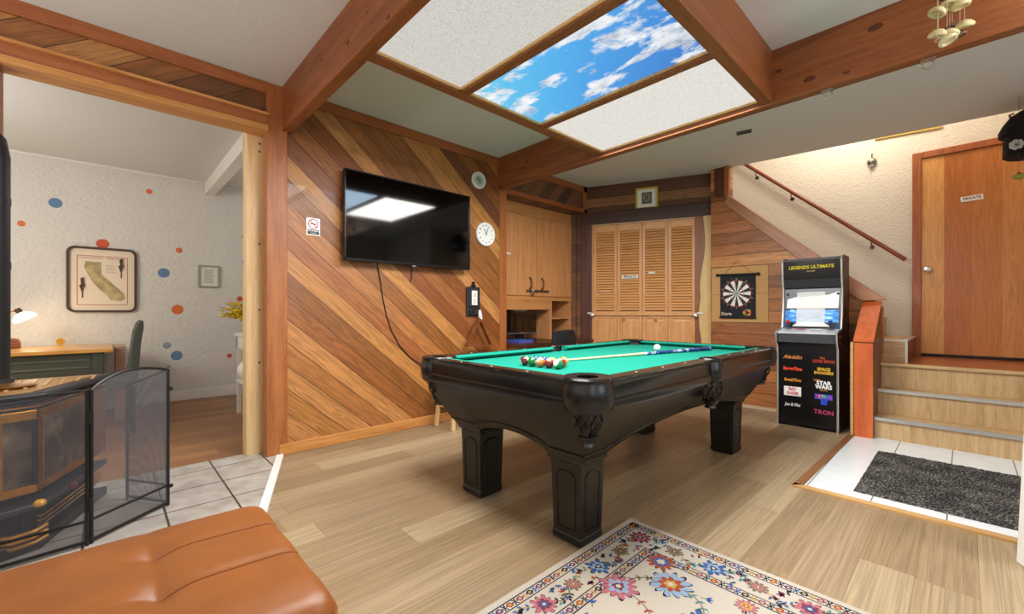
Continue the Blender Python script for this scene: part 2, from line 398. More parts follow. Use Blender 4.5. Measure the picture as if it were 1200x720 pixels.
# louvred-door wall
bw = MB()
bw.ext([K(-.235,0,0),K(.02,0,0),K(.02,0,CH),K(-.235,0,CH)], KN*-.08)
bw.ext([K(.02,0,2.42),K(1.75,0,2.42),K(1.75,0,CH),K(.02,0,CH)], KN*-.08)
bw.ext([K(.02,0,2.2),K(1.75,0,2.2),K(1.75,0,2.42),K(.02,0,2.42)], KN*-.08)
bw.ext([K(1.54,0,0),K(1.75,0,0),K(1.75,0,2.2),K(1.54,0,2.2)], KN*-.08)
bw.ext([K(-.1,-.5,0),K(1.75,-.5,0),K(1.75,-.5,CH),K(-.1,-.5,CH)], KN*-.05)
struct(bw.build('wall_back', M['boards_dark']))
struct(MB().ext([K(-.06,.0,2.26),K(1.56,.0,2.26),K(1.56,.0,2.425),K(-.06,.0,2.425)], KN*.05).build('trim_8', M['dark_k'], bevel=.006))
struct(MB().ext([K(-.07,.0,0),K(.075,.0,0),K(.075,.0,2.27),K(-.07,.0,2.27)], KN*.05).build('trim_9', M['dark_z'], bevel=.006))
# live-edge slab jamb: dark heart and pale wavy sapwood
sl = sroot('live_edge_jamb', K(1.45,0,0))
def wav(z): return 1.445+.022*math.sin(z*3.1+1.2)+.014*math.sin(z*7.3+.4)+(.035 if .75<z<1.25 else 0)*math.sin((z-.75)/.5*PI)*-1
zs = [i*2.27/60 for i in range(61)]
s1 = MB(); s1.ext([K(1.362,0,0)]+[K(wav(z),0,z) for z in zs]+[K(1.362,0,2.27)], KN*.045); s1.build('heartwood', M['slab_dark'], sl)
s2 = MB(); s2.ext([K(1.545,0,2.27)]+[K(wav(z),0,z) for z in zs[::-1]]+[K(1.545,0,0)], KN*.045); s2.build('sapwood', M['slab_light'], sl)
fr = sroot('door_frame_louvred', K(.09,0,0))
MB().ext([K(.075,0,0),K(.094,0,0),K(.094,0,2.25),K(.075,0,2.25)], KN*.03).build('jamb', M['louvre_z'], fr)
MB().ext([K(.075,0,2.238),K(1.362,0,2.238),K(1.362,0,2.262),K(.075,0,2.262)], KN*.03).build('head_track', C('track','#c9a272',rough=.4), fr)

# dart wall under the stairs, stringer, newel
struct(MB().py([(-2.095,0),(-.53,0),(-.53,1.13),(-1.88,2.40),(-1.88,CH),(-2.095,CH)], DW, DW+.1).build('wall_dart', M['boards_dart']))
struct(MB().py([(-1.935,2.42),(-1.885,2.42),(-1.885,CH),(-1.935,CH)], DW-.03, DW+.1).build('trim_10', M['trim_z'], bevel=.003))
struct(MB().py([(-2.05,2.45),(-1.935,2.45),(-1.935,CH),(-2.05,CH)], DW-.015, DW).build('trim_11', M['dark_z'], bevel=.003))
struct(MB().py([(-1.93,2.35),(-1.885,2.44),(-.98,1.615),(-.505,1.195),(-.68,1.19),(-1.12,1.57)], DW-.045, DW+.12).build('trim_12', M['stringer'], bevel=.004))
struct(MB().box(-2.095,-1.25,DW-.012,DW,0,.03).build('baseboard_dart', C('base_pale','#cbb290')))
nw = sroot('stair_newel_box', (-.6,5.0,0))
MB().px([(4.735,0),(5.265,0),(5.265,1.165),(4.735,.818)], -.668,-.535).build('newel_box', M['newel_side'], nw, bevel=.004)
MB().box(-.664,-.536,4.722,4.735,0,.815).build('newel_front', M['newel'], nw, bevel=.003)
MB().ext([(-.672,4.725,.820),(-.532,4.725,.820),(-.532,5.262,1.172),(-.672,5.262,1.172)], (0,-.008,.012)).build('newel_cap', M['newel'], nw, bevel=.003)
MB().box(-.690,-.668,4.722,4.78,0,.82).build('corner_bead', M['trim_front'], nw, bevel=.003)

# stairs
RX = .6
st = sroot('staircase', (0,5,0))
zs_ = [0,.1826,.396,.6125]; ys_ = [4.80,5.022,5.222]
for i in range(3):
    y = ys_[i]; y2 = ys_[i+1] if i < 2 else SB
    MB().box(-.545+.006*i,RX,y,y+.02,zs_[i],zs_[i+1]-.02).build('riser', M['stair_oak_v'], st)
    MB().box(-.545+.006*i,RX,y-.012,y2+.02,zs_[i+1]-.022,zs_[i+1]).build('tread', M['stair_oak'] if i < 2 else M['landing'], st, bevel=.003)
    if i < 2: MB().px([(y-.022,zs_[i+1]-.024),(y-.022,zs_[i+1]+.002),(y+.022,zs_[i+1]+.004),(y+.022,zs_[i+1]),(y-.016,zs_[i+1]-.002),(y-.016,zs_[i+1]-.024)], -.548,RX).build('nosing', M['alu'], st)
    else: MB().box(-.545,RX,y-.03,y+.03,zs_[3]-.024,zs_[3]+.002).build('nosing', M['stair_oak'], st, bevel=.004)
for k in range(10):   # flight that climbs to the left behind the half wall
    x = -.37-.24*k; z0 = .6125+.205*k
    b_ = MB().box(x-.24 if k < 9 else x-.5, x, DW+.12, SB, z0, z0+.205).build('upper_step', M['stair_oak'], st)
    MB().box(x-.028, x+.008, DW+.11, SB, z0+.197, z0+.211).build('step_edge', M['alu'] if k else M['alu'], b_, bevel=.002)
    if k == 0:
        MB().box(x-.16, x+.006, DW+.108, DW+.118, z0+.196, z0+.209).build('step_edge', M['alu'], b_)
        MB().box(x-.012, x+.006, DW+.108, DW+.13, z0, z0+.2).build('corner_strip', M['alu'], b_)
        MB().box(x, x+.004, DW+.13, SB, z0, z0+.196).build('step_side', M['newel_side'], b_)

struct(MB().box(-3.2,1.0,SB,SB+.1,0,4.1).build('wall_stairwell', M['wall_st']))
struct(MB().box(RX,RX+.1,4.8,SB,0,4.1).build('wall_stairwell_right', M['wall_st']))
struct(MB().box(-3.1,RX+.1,5.2,SB+.1,4.1,4.2).build('ceiling_stairwell', M['ceil']))
struct(MB().box(-3.2,-3.1,5.2,SB,2.785,4.1).build('wall_stairwell_left', M['wall_st']))
struct(MB().pz([(-3.2,5.25),(-1.95,5.33),(.7,5.63),(.7,5.53),(-1.95,5.23),(-3.2,5.15)], CH+.03, 4.1).build('wall_stairwell_front', M['wall_st']))

# door with frame
dr = sroot('door_1', (.09,SB,.6125))
dslab = MB().box(-.322,.50,SB-.045,SB-.005,.64,2.72).build('door_panel', M['door'], dr)
MB().box(-.322,.50,SB-.05,SB-.004,.616,.642).build('door_sweep', C('rubber','#15110f',rough=.7), dr)
kb = MB(); kb.lathe([(.03,0),(.03,.008),(.012,.012),(.012,.035),(.026,.042),(.031,.055),(.026,.068),(.0,.072)], (-.272,SB-.045,1.535), 20, (0,-1,0)); kb.build('door_handle', M['silver'], dr, smooth=True)
sg = MB().obox((.048,SB-.048,2.232),(.078,0,.004),(0,.002,0),(-.002,0,.026)).build('sign', M['paper'], dr)
text('PRIVATE', .042, (.048,SB-.0505,2.232), (1,0,.05), (0,0,1), 'sign_lettering', C('ink','#2b2b30'), sg, sx=.82, bold=.0008)
df = sroot('door_frame_private', (.09,SB,.6125))
for nm, b in (('jamb',(-.392,-.322,SB-.07,SB,.6125,2.79)),('jamb',(.50,.57,SB-.07,SB,.6125,2.79)),('head',(-.322,.50,SB-.07,SB,2.722,2.79))):
    MB().box(*b).build(nm, M['door_trim'], df, bevel=.006)

# main ceiling
struct(MB().pz([(LW-.1,-2.6),(2.6,-2.6),(2.6,4.85),(.7,4.85),(.7,5.63),(-1.95,5.33),(-2.1,5.6),(LW-.1,4.95)], CH, CH+.03).build('ceiling', M['ceil']))
struct(MB().box(FW-.1,LW-.1,-2.2,3.0,2.713,2.75).build('ceiling_side_room', M['ceil']))
bm_ = struct(MB().box(LW,2.6,.96,1.032,2.452,CH).build('ceiling_beam', M['beam_x'], bevel=.004))
bm2 = struct(MB().box(LW,2.6,3.14,3.215,2.437,CH).build('ceiling_beam.001', M['beam_x'], bevel=.004))

# far walls that close the room behind the camera
struct(MB().box(LW-.1,2.7,-2.7,-2.6,0,CH).build('wall_front', M['wall_w']))
wr = MB(); wr.box(2.6,2.7,-2.6,4.9,0,.9); wr.box(2.6,2.7,-2.6,4.9,2.2,CH)
for a, b in ((-2.6,-1.6),(.2,1.2),(3.0,4.9)): wr.box(2.6,2.7,a,b,.9,2.2)
struct(wr.build('wall_right', M['wall_w']))
struct(MB().box(.7,2.6,4.8,4.9,0,CH).build('wall_back_right', M['wall_w']))

# side room
struct(MB().box(FW-.1,FW,-2.2,3.0,0,2.75).build('wall_side_room', M['wall_w']))
struct(MB().box(FW,LW-.1,-2.3,-2.2,0,2.75).build('wall_side_room_near', M['wall_w']))
struct(MB().box(FW,-3.66,2.9,3.0,0,2.75).build('wall_side_room_far', M['wall_w']))
struct(MB().box(LW-.13,LW-.1,.99,3.0,0,2.75).build('wall_side_room_partition', M['wall_w']))
struct(MB().box(FW,FW+.018,-2.2,3.0,0,.12).build('baseboard_side_room', M['paint'], bevel=.004))
struct(MB().box(FW,FW+.02,-2.2,.9,2.69,2.713).build('trim_13', M['paint']))
sbm = sroot('ceiling_beam_white', (-5,.95,2.55))
MB().box(FW,-3.8,.897,1.0,2.56,2.713).build('beam_case', M['paint'], sbm, bevel=.004)
MB().box(FW,-3.8,1.0,1.02,2.59,2.70).build('beam_moulding', M['paint'], sbm, bevel=.004)

# ------------------------------------------------------------------ illuminated ceiling box
cl = thing('ceiling_light', (-1.5,2.05,2.46), 'backlit wooden ceiling light box with cloudy blue sky panel between two frosted panels', 'ceiling light')
X0, X1 = -2.205, -.93
def sky_mat():
    m = bpy.data.materials.new('sky_print'); m.use_nodes = True; nt = m.node_tree; nt.nodes.remove(nt.nodes['Principled BSDF'])
    tc = N(nt,'ShaderNodeTexCoord').outputs['Object']
    mp = N(nt,'ShaderNodeMapping', {0: tc, 3: (1.5,2.6,1), 1: (3.1,1.35,0)}).outputs[0]
    n1 = N(nt,'ShaderNodeTexNoise', {'Vector': mp, 'Scale': 1.55, 'Detail': 9, 'Roughness': .6, 'Distortion': .25}).outputs[0]
    mk = ramp(nt, n1, [(.50,'#000000'),(.56,'#ffffff')])
    sh = N(nt,'ShaderNodeTexNoise', {'Vector': mp, 'Scale': 4, 'Detail': 7, 'Roughness': .65}).outputs[0]
    cloud = ramp(nt, sh, [(.3,'#8fa0b8'),(.5,'#e6ebf0'),(.7,'#ffffff')])
    sx = N(nt,'ShaderNodeSeparateXYZ', {0: tc})
    gx = N(nt,'ShaderNodeMapRange', {0: math_(nt,'ADD',sx.outputs[0],math_(nt,'MULTIPLY',sx.outputs[1],.8)), 1: -.8, 2: .75, 3: 0.0, 4: 1.0}).outputs[0]
    blue = ramp(nt, gx, [(0,'#6ccbf2'),(.5,'#56a8ea'),(1,'#4a7fd0')])
    e = N(nt,'ShaderNodeEmission', {'Color': mixc(nt, mk, blue, cloud), 'Strength': 1.0})
    nt.links.new(e.outputs[0], nt.nodes['Material Output'].inputs[0]); return m
def frost_mat(st):
    m = bpy.data.materials.new('frosted_lit'); m.use_nodes = True; nt = m.node_tree; nt.nodes.remove(nt.nodes['Principled BSDF'])
    tc = N(nt,'ShaderNodeTexCoord').outputs['Object']
    v = N(nt,'ShaderNodeTexVoronoi', {'Vector': tc, 'Scale': 150}).outputs['Distance']
    c = ramp(nt, v, [(0,'#fffdf8'),(.45,'#f3efe6'),(.9,'#dcd6ca')])
    e = N(nt,'ShaderNodeEmission', {'Color': c, 'Strength': st})
    nt.links.new(e.outputs[0], nt.nodes['Material Output'].inputs[0]); return m
M['frost_a'] = frost_mat(.74); M['frost_b'] = frost_mat(.90); M['sky'] = sky_mat()
yb = [1.032,1.615,1.675,2.345,2.40,3.14]
for (a, b), mm, nm in (((yb[0],yb[1]),M['frost_a'],'frosted_panel'),((yb[2],yb[3]),M['sky'],'sky_panel'),((yb[4],yb[5]),M['frost_b'],'frosted_panel')):
    MB().box(X0+.03,X1,a-.02,b+.02,2.488,2.494).build(nm, mm, cl)
MB().box(X0-.045,X0+.03,1.032,3.14,2.462,2.55).build('side_strip', M['beam_y'], cl, bevel=.004)
MB().box(X1,X1+.07,1.032,3.14,2.452,CH-.002).build('side_board', M['beam_y'], cl, bevel=.004)
MB().box(X0+.03,X1,yb[1],yb[2],2.462,2.55).build('divider', M['beam_x'], cl, bevel=.004)
MB().box(X0+.03,X1,yb[3],yb[4],2.462,2.55).build('divider', M['beam_x'], cl, bevel=.004)
MB().box(X0-.02,X0+.0,1.032,3.14,2.55,CH-.002).build('box_side', M['beam_y'], cl)
M['bead'] = wood('bead_wood',['#b98a52','#d6aa6c','#e2bd84'],(0,1,0),1)
for i in (0,2,4):
    for e in ((X0+.03,X0+.042,yb[i],yb[i+1]),(X1-.012,X1,yb[i],yb[i+1]),(X0+.03,X1,yb[i],yb[i]+.012),(X0+.03,X1,yb[i+1]-.012,yb[i+1])):
        MB().box(e[0],e[1],e[2],e[3],2.474,2.488).build('bead', M['bead'], cl)
for a, b, e_, c_l in ((yb[0],yb[1],60,(1,.96,.90)),(yb[4],yb[5],60,(1,.96,.90)),(yb[2],yb[3],26,(.62,.82,1))):
    L = bpy.data.lights.new('light_box_tubes', 'AREA'); L.shape = 'RECTANGLE'; L.size = 1.2; L.size_y = b-a-.04; L.energy = e_; L.color = c_l
    o = bpy.data.objects.new('light_box_tubes', L); COL.objects.link(o); o.location = ((X0+X1)/2,(a+b)/2,2.45)

def lamp(name, loc, e, col=(1,.95,.88), r=.15):
    L = bpy.data.lights.new(name,'POINT'); L.energy = e; L.color = col; L.shadow_soft_size = r
    o = bpy.data.objects.new(name,L); COL.objects.link(o); o.location = loc; return o
def area(name, loc, rot, sx, sy, e, col=(1,1,1)):
    L = bpy.data.lights.new(name,'AREA'); L.shape = 'RECTANGLE'; L.size = sx; L.size_y = sy; L.energy = e; L.color = col
    o = bpy.data.objects.new(name,L); COL.objects.link(o); o.location = loc; o.rotation_euler = rot; return o
area('cool_side_fill', (2.58,-.7,1.55), (0,PI/2,0), 1.3,1.8, 20, (.78,.89,1))  # added cool fill from the unseen right side, this and the next light
area('cool_side_fill', (2.58,2.1,1.55), (0,PI/2,0), 1.3,1.8, 24, (.78,.89,1))
area('ceiling_fill', (1.2,-1.7,1.5), (PI,0,0), .5,.5, 40, (1,.955,.945))  # pair of upward fill lights added to brighten the ceiling, no real fixtures
area('ceiling_fill', (-2.4,-1.9,1.4), (PI,0,0), .5,.5, 40, (1,.955,.945))
lamp('room_fill', (-.6,-2.1,1.5), 12, (1,.95,.88), .3)  # soft fill added behind the camera, stands for no known lamp
lamp('side_room_fill', (-4.6,-1.7,1.9), 62, (1,.985,.96), .25)  # fill added to lift the side room, with a weaker one below
lamp('side_room_fill', (-5.2,2.1,2.2), 10, (1,.98,.96), .2)
lamp('stair_lamp', (-.9,5.75,3.7), 46, (1,.93,.84), .15)
lamp('door_lamp', (1.0,2.7,2.6), 40, (1,.93,.84), .06)

W = bpy.data.worlds.new('World'); S.world = W; W.use_nodes = True
W.node_tree.nodes['Background'].inputs[0].default_value = (.75,.85,1,1); W.node_tree.nodes['Background'].inputs[1].default_value = 1.0

# ------------------------------------------------------------------ pool table
TX0, TX1, TY0, TY1 = -2.395, -1.04, 1.435, 3.945
TC = Vector(((TX0+TX1)/2, (TY0+TY1)/2, 0)); ZB = .762; ZR = .800
pt = thing('pool_table', (TC.x, TC.y, 0), 'big black pool table with bright green cloth and netted pockets', 'pool table')
PK = [(TX0+.10,TY0+.10),(TX1-.10,TY0+.10),(TX1-.10,TY1-.10),(TX0+.10,TY1-.10),(TX1-.045,TC.y),(TX0+.045,TC.y)]
def arc(c, r, a0, a1, n=10): return [(c[0]+r*math.cos(math.radians(a0+(a1-a0)*i/n)), c[1]+r*math.sin(math.radians(a0+(a1-a0)*i/n))) for i in range(n+1)]
RP = .047
bx0, bx1, by0, by1 = TX0+.10, TX1-.10, TY0+.10, TY1-.10
bed = []
bed += arc(PK[0],RP,108,-18); bed += arc(PK[1],RP,198,72)
bed += arc((bx1+.03,TC.y),RP,245,115); bed += arc(PK[2],RP,288,162)
bed += arc(PK[3],RP,18,-108); bed += arc((bx0-.03,TC.y),RP,65,-65)
MB().pz(bed, ZB-.03, ZB).build('bed_cloth', M['felt'], pt)
# six rails: black top board with a green cushion
def rail(p0, p1, inn, m0, m1):
    p0, p1, inn = Vector(p0), Vector(p1), Vector(inn); d = (p1-p0).normalized(); L = (p1-p0).length
    def P(s, n, z): q = p0+d*s+inn*n; return (q.x, q.y, z)
    w = .078; b = MB()
    b.grid([[P(m,n,z) for n, z in prof] for m, prof in ((0,[(0,.662),(-.004,.675),(-.004,.705),(.003,.714),(.003,.768),(.0,.776),(.002,.793),(.012,ZR),(w,ZR),(w,.70)]),(L,[(0,.662),(-.004,.675),(-.004,.705),(.003,.714),(.003,.768),(.0,.776),(.002,.793),(.012,ZR),(w,ZR),(w,.70)]))])
    b.poly([P(0,n,z) for n,z in ((0,.662),(.002,.793),(.012,ZR),(w,ZR),(w,.70))]); b.poly([P(L,n,z) for n,z in ((0,.662),(.002,.793),(.012,ZR),(w,ZR),(w,.70))])
    c = MB(); pr = [(w,ZR-.001),(w+.022,ZR+.001),(w+.05,ZR-.006),(w+.056,ZR-.012),(w+.04,ZB+.012),(w,ZB)]
    rows = []
    for s0, k in ((0,m0),(L,-m1)):
        rows.append([P(s0+k*(n-w)/.056, n, z) for n, z in pr])
    c.grid(rows); c.poly(rows[0]); c.poly(rows[1])
    # pearl sights and a worn outer edge
    t = b.m(1)
    for f in (.25,.5,.75):
        q = p0+d*(L*f)+inn*.04; t.cyl((q.x,q.y,ZR),(q.x,q.y,ZR+.0012),.006,n=8)
    random.seed(int(L*1000)+int(p0.x*10)); t.m(2)
    s_ = .05
    while s_ < L-.05:
        l_ = random.uniform(.01,.06)
        if random.random() < .45: t.obox(P(s_+l_/2,.006,ZR-.006), d*l_/2, inn*.004+Vector((0,0,.0025)), Vector((0,0,.0012))-inn*.0004)
        s_ += l_+random.uniform(.01,.08)
    r = b.build('rail', [M['table_rail'],M['offwhite'],M['wear']], pt, smooth=True, sharp=25)
    c.build('cushion', M['felt_d'], r, smooth=True, sharp=50)
e = .145; g = .07
rail((TX0+e,TY0,0),(TX1-e,TY0,0),(0,1,0),.045,.045)
rail((TX1-e,TY1,0),(TX0+e,TY1,0),(0,-1,0),.045,.045)
rail((TX1,TY0+e,0),(TX1,TC.y-g,0),(-1,0,0),.045,.02); rail((TX1,TC.y+g,0),(TX1,TY1-e,0),(-1,0,0),.02,.045)
rail((TX0,TC.y-g,0),(TX0,TY0+e,0),(1,0,0),.02,.045); rail((TX0,TY1-e,0),(TX0,TC.y+g,0),(1,0,0),.045,.02)
# apron body: slopes inwards, arched between the legs
LX0, LX1, LY0, LY1 = -2.09, -1.20, 1.565, 3.60
bx = MB(); NZ = 10; NS = 28
def bodyp(side, s, t):
    """side 0..3 around; s 0..1 along, t 0 (top) .. 1 (bottom)"""
    k = t**1.35*.9+t*.1
    x0 = TX0+.035+(LX0-.02-TX0-.035)*k; x1 = TX1-.035+(LX1+.02-TX1+.035)*k
    y0 = TY0+.035+(LY0-.02-TY0-.035)*k; y1 = TY1-.035+(LY1+.02-TY1+.035)*k
    crn = [(x0,y0),(x1,y0),(x1,y1),(x0,y1)]; a, b = crn[side], crn[(side+1)%4]
    L = (LX1-LX0) if side % 2 == 0 else (LY1-LY0)
    q = .2/(L+.04)
    u = min(1, max(0, (s-q)/(1-2*q)))
    hgt = (.055 if side % 2 == 0 else .075)
    zb = .405 + (hgt*(math.sin(PI*u)**.6) if 0 < u < 1 else 0)
    return (a[0]+(b[0]-a[0])*s, a[1]+(b[1]-a[1])*s, .672+(zb-.672)*t)
for sd in range(4):
    bx.grid([[bodyp(sd, i/NS, j/NZ) for i in range(NS+1)] for j in range(NZ+1)])
    bx.strip([bodyp(sd,i/NS,1) for i in range(NS+1)], [(lambda p: (p[0]+(TC.x-p[0])*.12, p[1]+(TC.y-p[1])*.07, p[2]))(bodyp(sd,i/NS,1)) for i in range(NS+1)])
body = bx.build('cabinet', M['table'], pt, smooth=True, sharp=30, weld=True)
MB().box(TX0+.08,TX1-.08,TY0+.08,TY1-.08,.655,.73).build('bed_frame', M['table'], pt)
for sd in range(4):     # bead that follows the arch
    ps = []
    for i in range(NS+1):
        p = Vector(bodyp(sd, i/NS, .86)); n = Vector(((p.x-TC.x) if sd in (1,3) else 0, (p.y-TC.y) if sd in (0,2) else 0, 0)).normalized()
        ps.append(p+n*.001)
    MB().tube(ps, .006, 6).build('moulding', M['table_rail'], body, smooth=True)
# legs with a recessed arched panel on every face
def leg(cx, cy, sx=.0):
    b = MB(); t0, t1 = .091, .081
    zt = .405
    def sq(h, z): return [(cx-h,cy-h,z),(cx+h,cy-h,z),(cx+h,cy+h,z),(cx-h,cy+h,z)]
    secs = [(.104,zt),(.104,zt-.014),(.091,zt-.02),(t1+.001,.045),(t1+.004,.04),(t1+.004,.014),(t1-.008,.0)]
    rows = [sq(h,z) for h,z in secs]
    R = [b.pts(r) for r in rows]
    b.face(R[0]); b.face(R[-1][::-1])
    for a, c in zip(R, R[1:]):
        for i in range(4): b.face([a[i],a[(i+1)%4],c[(i+1)%4],c[i]])
    l = b.build('leg', M['table'], pt, bevel=.004)
    f = MB()
    for nx, ny in ((0,-1),(1,0),(0,1),(-1,0)):
        tx, ty = -ny, nx
        def P(s, z, o=0):
            h = t1+(t0-t1)*(z-.05)/(zt-.07); return (cx+nx*(h+o)+tx*s*h, cy+ny*(h+o)+ty*s*h, z)
        out = [(-.62,.075),(.62,.075),(.62,.315)]+[(.62*math.cos(a*PI/8), .315+.03*math.sin(a*PI/8)) for a in range(1,8)]+[(-.62,.315)]
        f.tube([P(s,z,.001) for s,z in out], .0042, 5, closed=True)
    f.build('panel_moulding', M['table_rail'], l, smooth=True)
for cx, cy in ((LX0+.085,LY0+.085),(LX1-.085,LY0+.085),(LX1-.085,LY1-.085),(LX0+.085,LY1-.085)): leg(cx, cy)
# pockets: leather collar, open net
for i, (x, y) in enumerate(PK):
    side = i >= 4
    R0 = .058 if side else .103
    if side: x = x+(.012 if i == 4 else -.012)
    b = MB()
    prof = [(R0-.012-(.0 if side else .044),.79),(R0-.012-(.0 if side else .044),.803),(R0-.02,.804),(R0,.806),(R0+.008,.798),(R0+.004,.782),(R0+.012,.765),(R0+.014,.72),(R0+.006,.672),(R0-.008,.655),(R0-.012,.66),(R0-.014,.78)]
    b.lathe(prof, (x,y,0), 28, caps=False)
    pk = b.build('pocket', M['leather_b'], pt, smooth=True, sharp=40)
    n = MB(); zt, zb = .672, .545; NR = 10
    rr = lambda t: (.055+.012*math.sin(PI*min(1,t*1.25)))*(1-.35*max(0,t-.6)/.4)
    for k in range(NR):
        for sgn in (1,-1):
            n.tube([(x+rr(t/8)*math.cos(2*PI*k/NR+sgn*t/8*1.25), y+rr(t/8)*math.sin(2*PI*k/NR+sgn*t/8*1.25), zt+(zb-zt)*t/8) for t in range(9)], .0032, 4)
    n.build('net', M['leather_b'], pk)
    MB().lathe([(.04,zb+.006),(.048,zb),(.04,zb-.014),(.03,zb-.03),(.034,zb-.045),(.02,zb-.046),(.02,zb)], (x,y,0), 16).build('net_ring', M['leather_b'], pk, smooth=True)
    MB().cyl((x,y,.70),(x,y,.702),R0-.012,n=20).build('pocket_liner', M['black'], pk)

# ------------------------------------------------------------------ balls and cue
def ball_mat(nm, col, stripe):
    m, nt, b = newmat(nm); b.inputs['Roughness'].default_value = .08; b.inputs['Coat Weight'].default_value = .5
    tc = N(nt,'ShaderNodeTexCoord').outputs['Object']; x = N(nt,'ShaderNodeSeparateXYZ',{0:tc})
    az = math_(nt,'ABSOLUTE',x.outputs[2]); ax = math_(nt,'ABSOLUTE',x.outputs[0])
    col = srgb(col); wh = srgb('#f1ead8')
    spot = math_(nt,'GREATER_THAN',ax,.0245)
    if stripe: c = mixc(nt, math_(nt,'GREATER_THAN',az,.0185), col, wh)
    else: c = mixc(nt, spot, col, wh)
    nt.links.new(c, b.inputs['Base Color']); return m
balls = [(-1.827,1.834,'#6e1620',1,'maroon and white striped pool ball, leftmost of the cluster',.9),
 (-1.764,1.834,'#0f6e30',0,'solid green pool ball second from the left end of the cluster',.3),
 (-1.705,1.843,'#e0803a',0,'orange pool ball in middle of the front row of the cluster',1.5),
 (-1.645,1.850,'#8e1622',0,'solid dark red pool ball between orange ball and front green striped ball',2.2),
 (-1.583,1.856,'#12803c',1,'green and white striped pool ball at front right of the cluster',2.9),
 (-1.800,1.895,'#1c4a94',1,'blue and white striped pool ball behind the solid green ball',.5),
 (-1.741,1.905,'#153a8a',0,'solid blue pool ball behind the orange ball',1.1),
 (-1.677,1.912,'#e6b93a',1,'yellow and white striped pool ball behind the dark red ball',2.0),
 (-1.610,1.915,'#8a2028',1,'cream pool ball with a maroon stripe behind front green striped ball',.2),
 (-1.640,1.972,'#e8a23c',1,'orange and white striped pool ball at the rear right, beside cue tip',1.2)]
BR = .0285
first = None
for x, y, col, stp, lab, rz in balls:
    b = MB().sph((0,0,0), BR, 24).build('pool_ball', ball_mat('ball_'+lab.split()[0], col, stp), smooth=True)
    b.location = (x,y,ZB+BR); b.rotation_euler = (PI/2+.5*math.sin(rz*5), .3*math.cos(rz*3), math.radians(136.6)+.5*math.sin(rz*7)) if stp else (1.1+rz, .5*rz, rz)
    tag(b, lab, 'pool ball', 'pool balls clustered on the green cloth')
cb_ = MB().sph((0,0,0), BR, 24).build('cue_ball', plain('cue_white','#f3efe4',.08,coat=.5), smooth=True); cb_.location = (-1.741,3.29,ZB+BR)
tag(cb_, 'plain white cue ball alone near far end of the green cloth', 'pool ball')
q0, q1 = Vector((-1.80,2.16,ZB+.008)), Vector((-1.462,3.68,ZB+.018)); qd = (q1-q0)
cue = thing('pool_cue', (-1.63,2.9,ZB), 'pool cue with pale shaft and blue patterned butt lying across green cloth', 'pool cue')
MB().cyl(q0+qd*.012, q0+qd*.49, .0062,.0098,12).build('shaft', C('maple','#e3cf9c',rough=.3), cue, smooth=True)
MB().cyl(q0, q0+qd*.012, .006,.0062,12).build('tip', M['white'], cue)
MB().cyl(q0+qd*.485, q0+qd*.50, .0105,.0105,12).build('joint', M['white'], cue)
m, nt, b = newmat('cue_butt'); tc = N(nt,'ShaderNodeTexCoord').outputs['Object']
nz = N(nt,'ShaderNodeTexNoise',{'Vector':tc,'Scale':9,'Detail':3,'Distortion':1}).outputs[0]
nt.links.new(ramp(nt,nz,[(.35,'#0e1530'),(.5,'#20479a'),(.56,'#d8dce6'),(.6,'#1a2d66'),(.75,'#0d1226')]), b.inputs['Base Color']); b.inputs['Roughness'].default_value = .2
MB().cyl(q0+qd*.50, q0+qd*.985, .0108,.0155,14).build('butt', m, cue, smooth=True)
MB().cyl(q0+qd*.985, q1, .0155,.0145,14).build('bumper', M['black'], cue, smooth=True)

# ------------------------------------------------------------------ things on the diagonal board wall
tv = thing('television', (LW,2.05,1.88), 'large black flat television mounted on the diagonal board wall', 'television')
a, b = 1.401, 2.683
MB().box(LW+.055,LW+.092,a,b,1.508,2.258).build('back_shell', M['black'], tv, bevel=.008)
MB().px([(a+.012,1.53),(b-.012,1.53),(b-.012,2.246),(a+.012,2.246)], LW+.092,LW+.0935).build('screen', M['gloss'], tv)
for e in ((a,a+.012,1.508,2.258),(b-.012,b,1.508,2.258),(a,b,2.246,2.258),(a,b,1.508,1.53)):
    MB().box(LW+.09,LW+.099,*e).build('bezel', C('bezel','#101012',rough=.2), tv, bevel=.002)
MB().box(LW+.09,LW+.097,2.02,2.06,1.498,1.510).build('logo_tab', M['silver'], tv)
MB().box(LW+.001,LW+.056,1.75,2.35,1.7,2.05).build('wall_bracket', M['blackm'], tv)
cbl = MB().tube([(LW+.03,1.715,1.62),(LW+.012,1.724,1.50),(LW+.008,1.755,1.36),(LW+.007,1.78,1.2),(LW+.007,1.815,1.05),(LW+.007,1.86,.92),(LW+.007,1.94,.78),(LW+.008,2.05,.66),(LW+.01,2.2,.56),(LW+.012,2.4,.5)], .0045, 6).build('television_cable', M['black'], smooth=True, origin='base')
tag(cbl, 'thin black cable hanging from the television down the board wall', 'cable')
cb2 = MB().tube([(LW+.03,2.05,1.6),(LW+.014,2.06,1.5),(LW+.012,2.065,1.40),(LW+.014,2.05,1.36)], .004, 6).build('power_lead', M['black'], smooth=True, origin='base')
tag(cb2, 'short black lead dangling below centre of the television', 'cable')

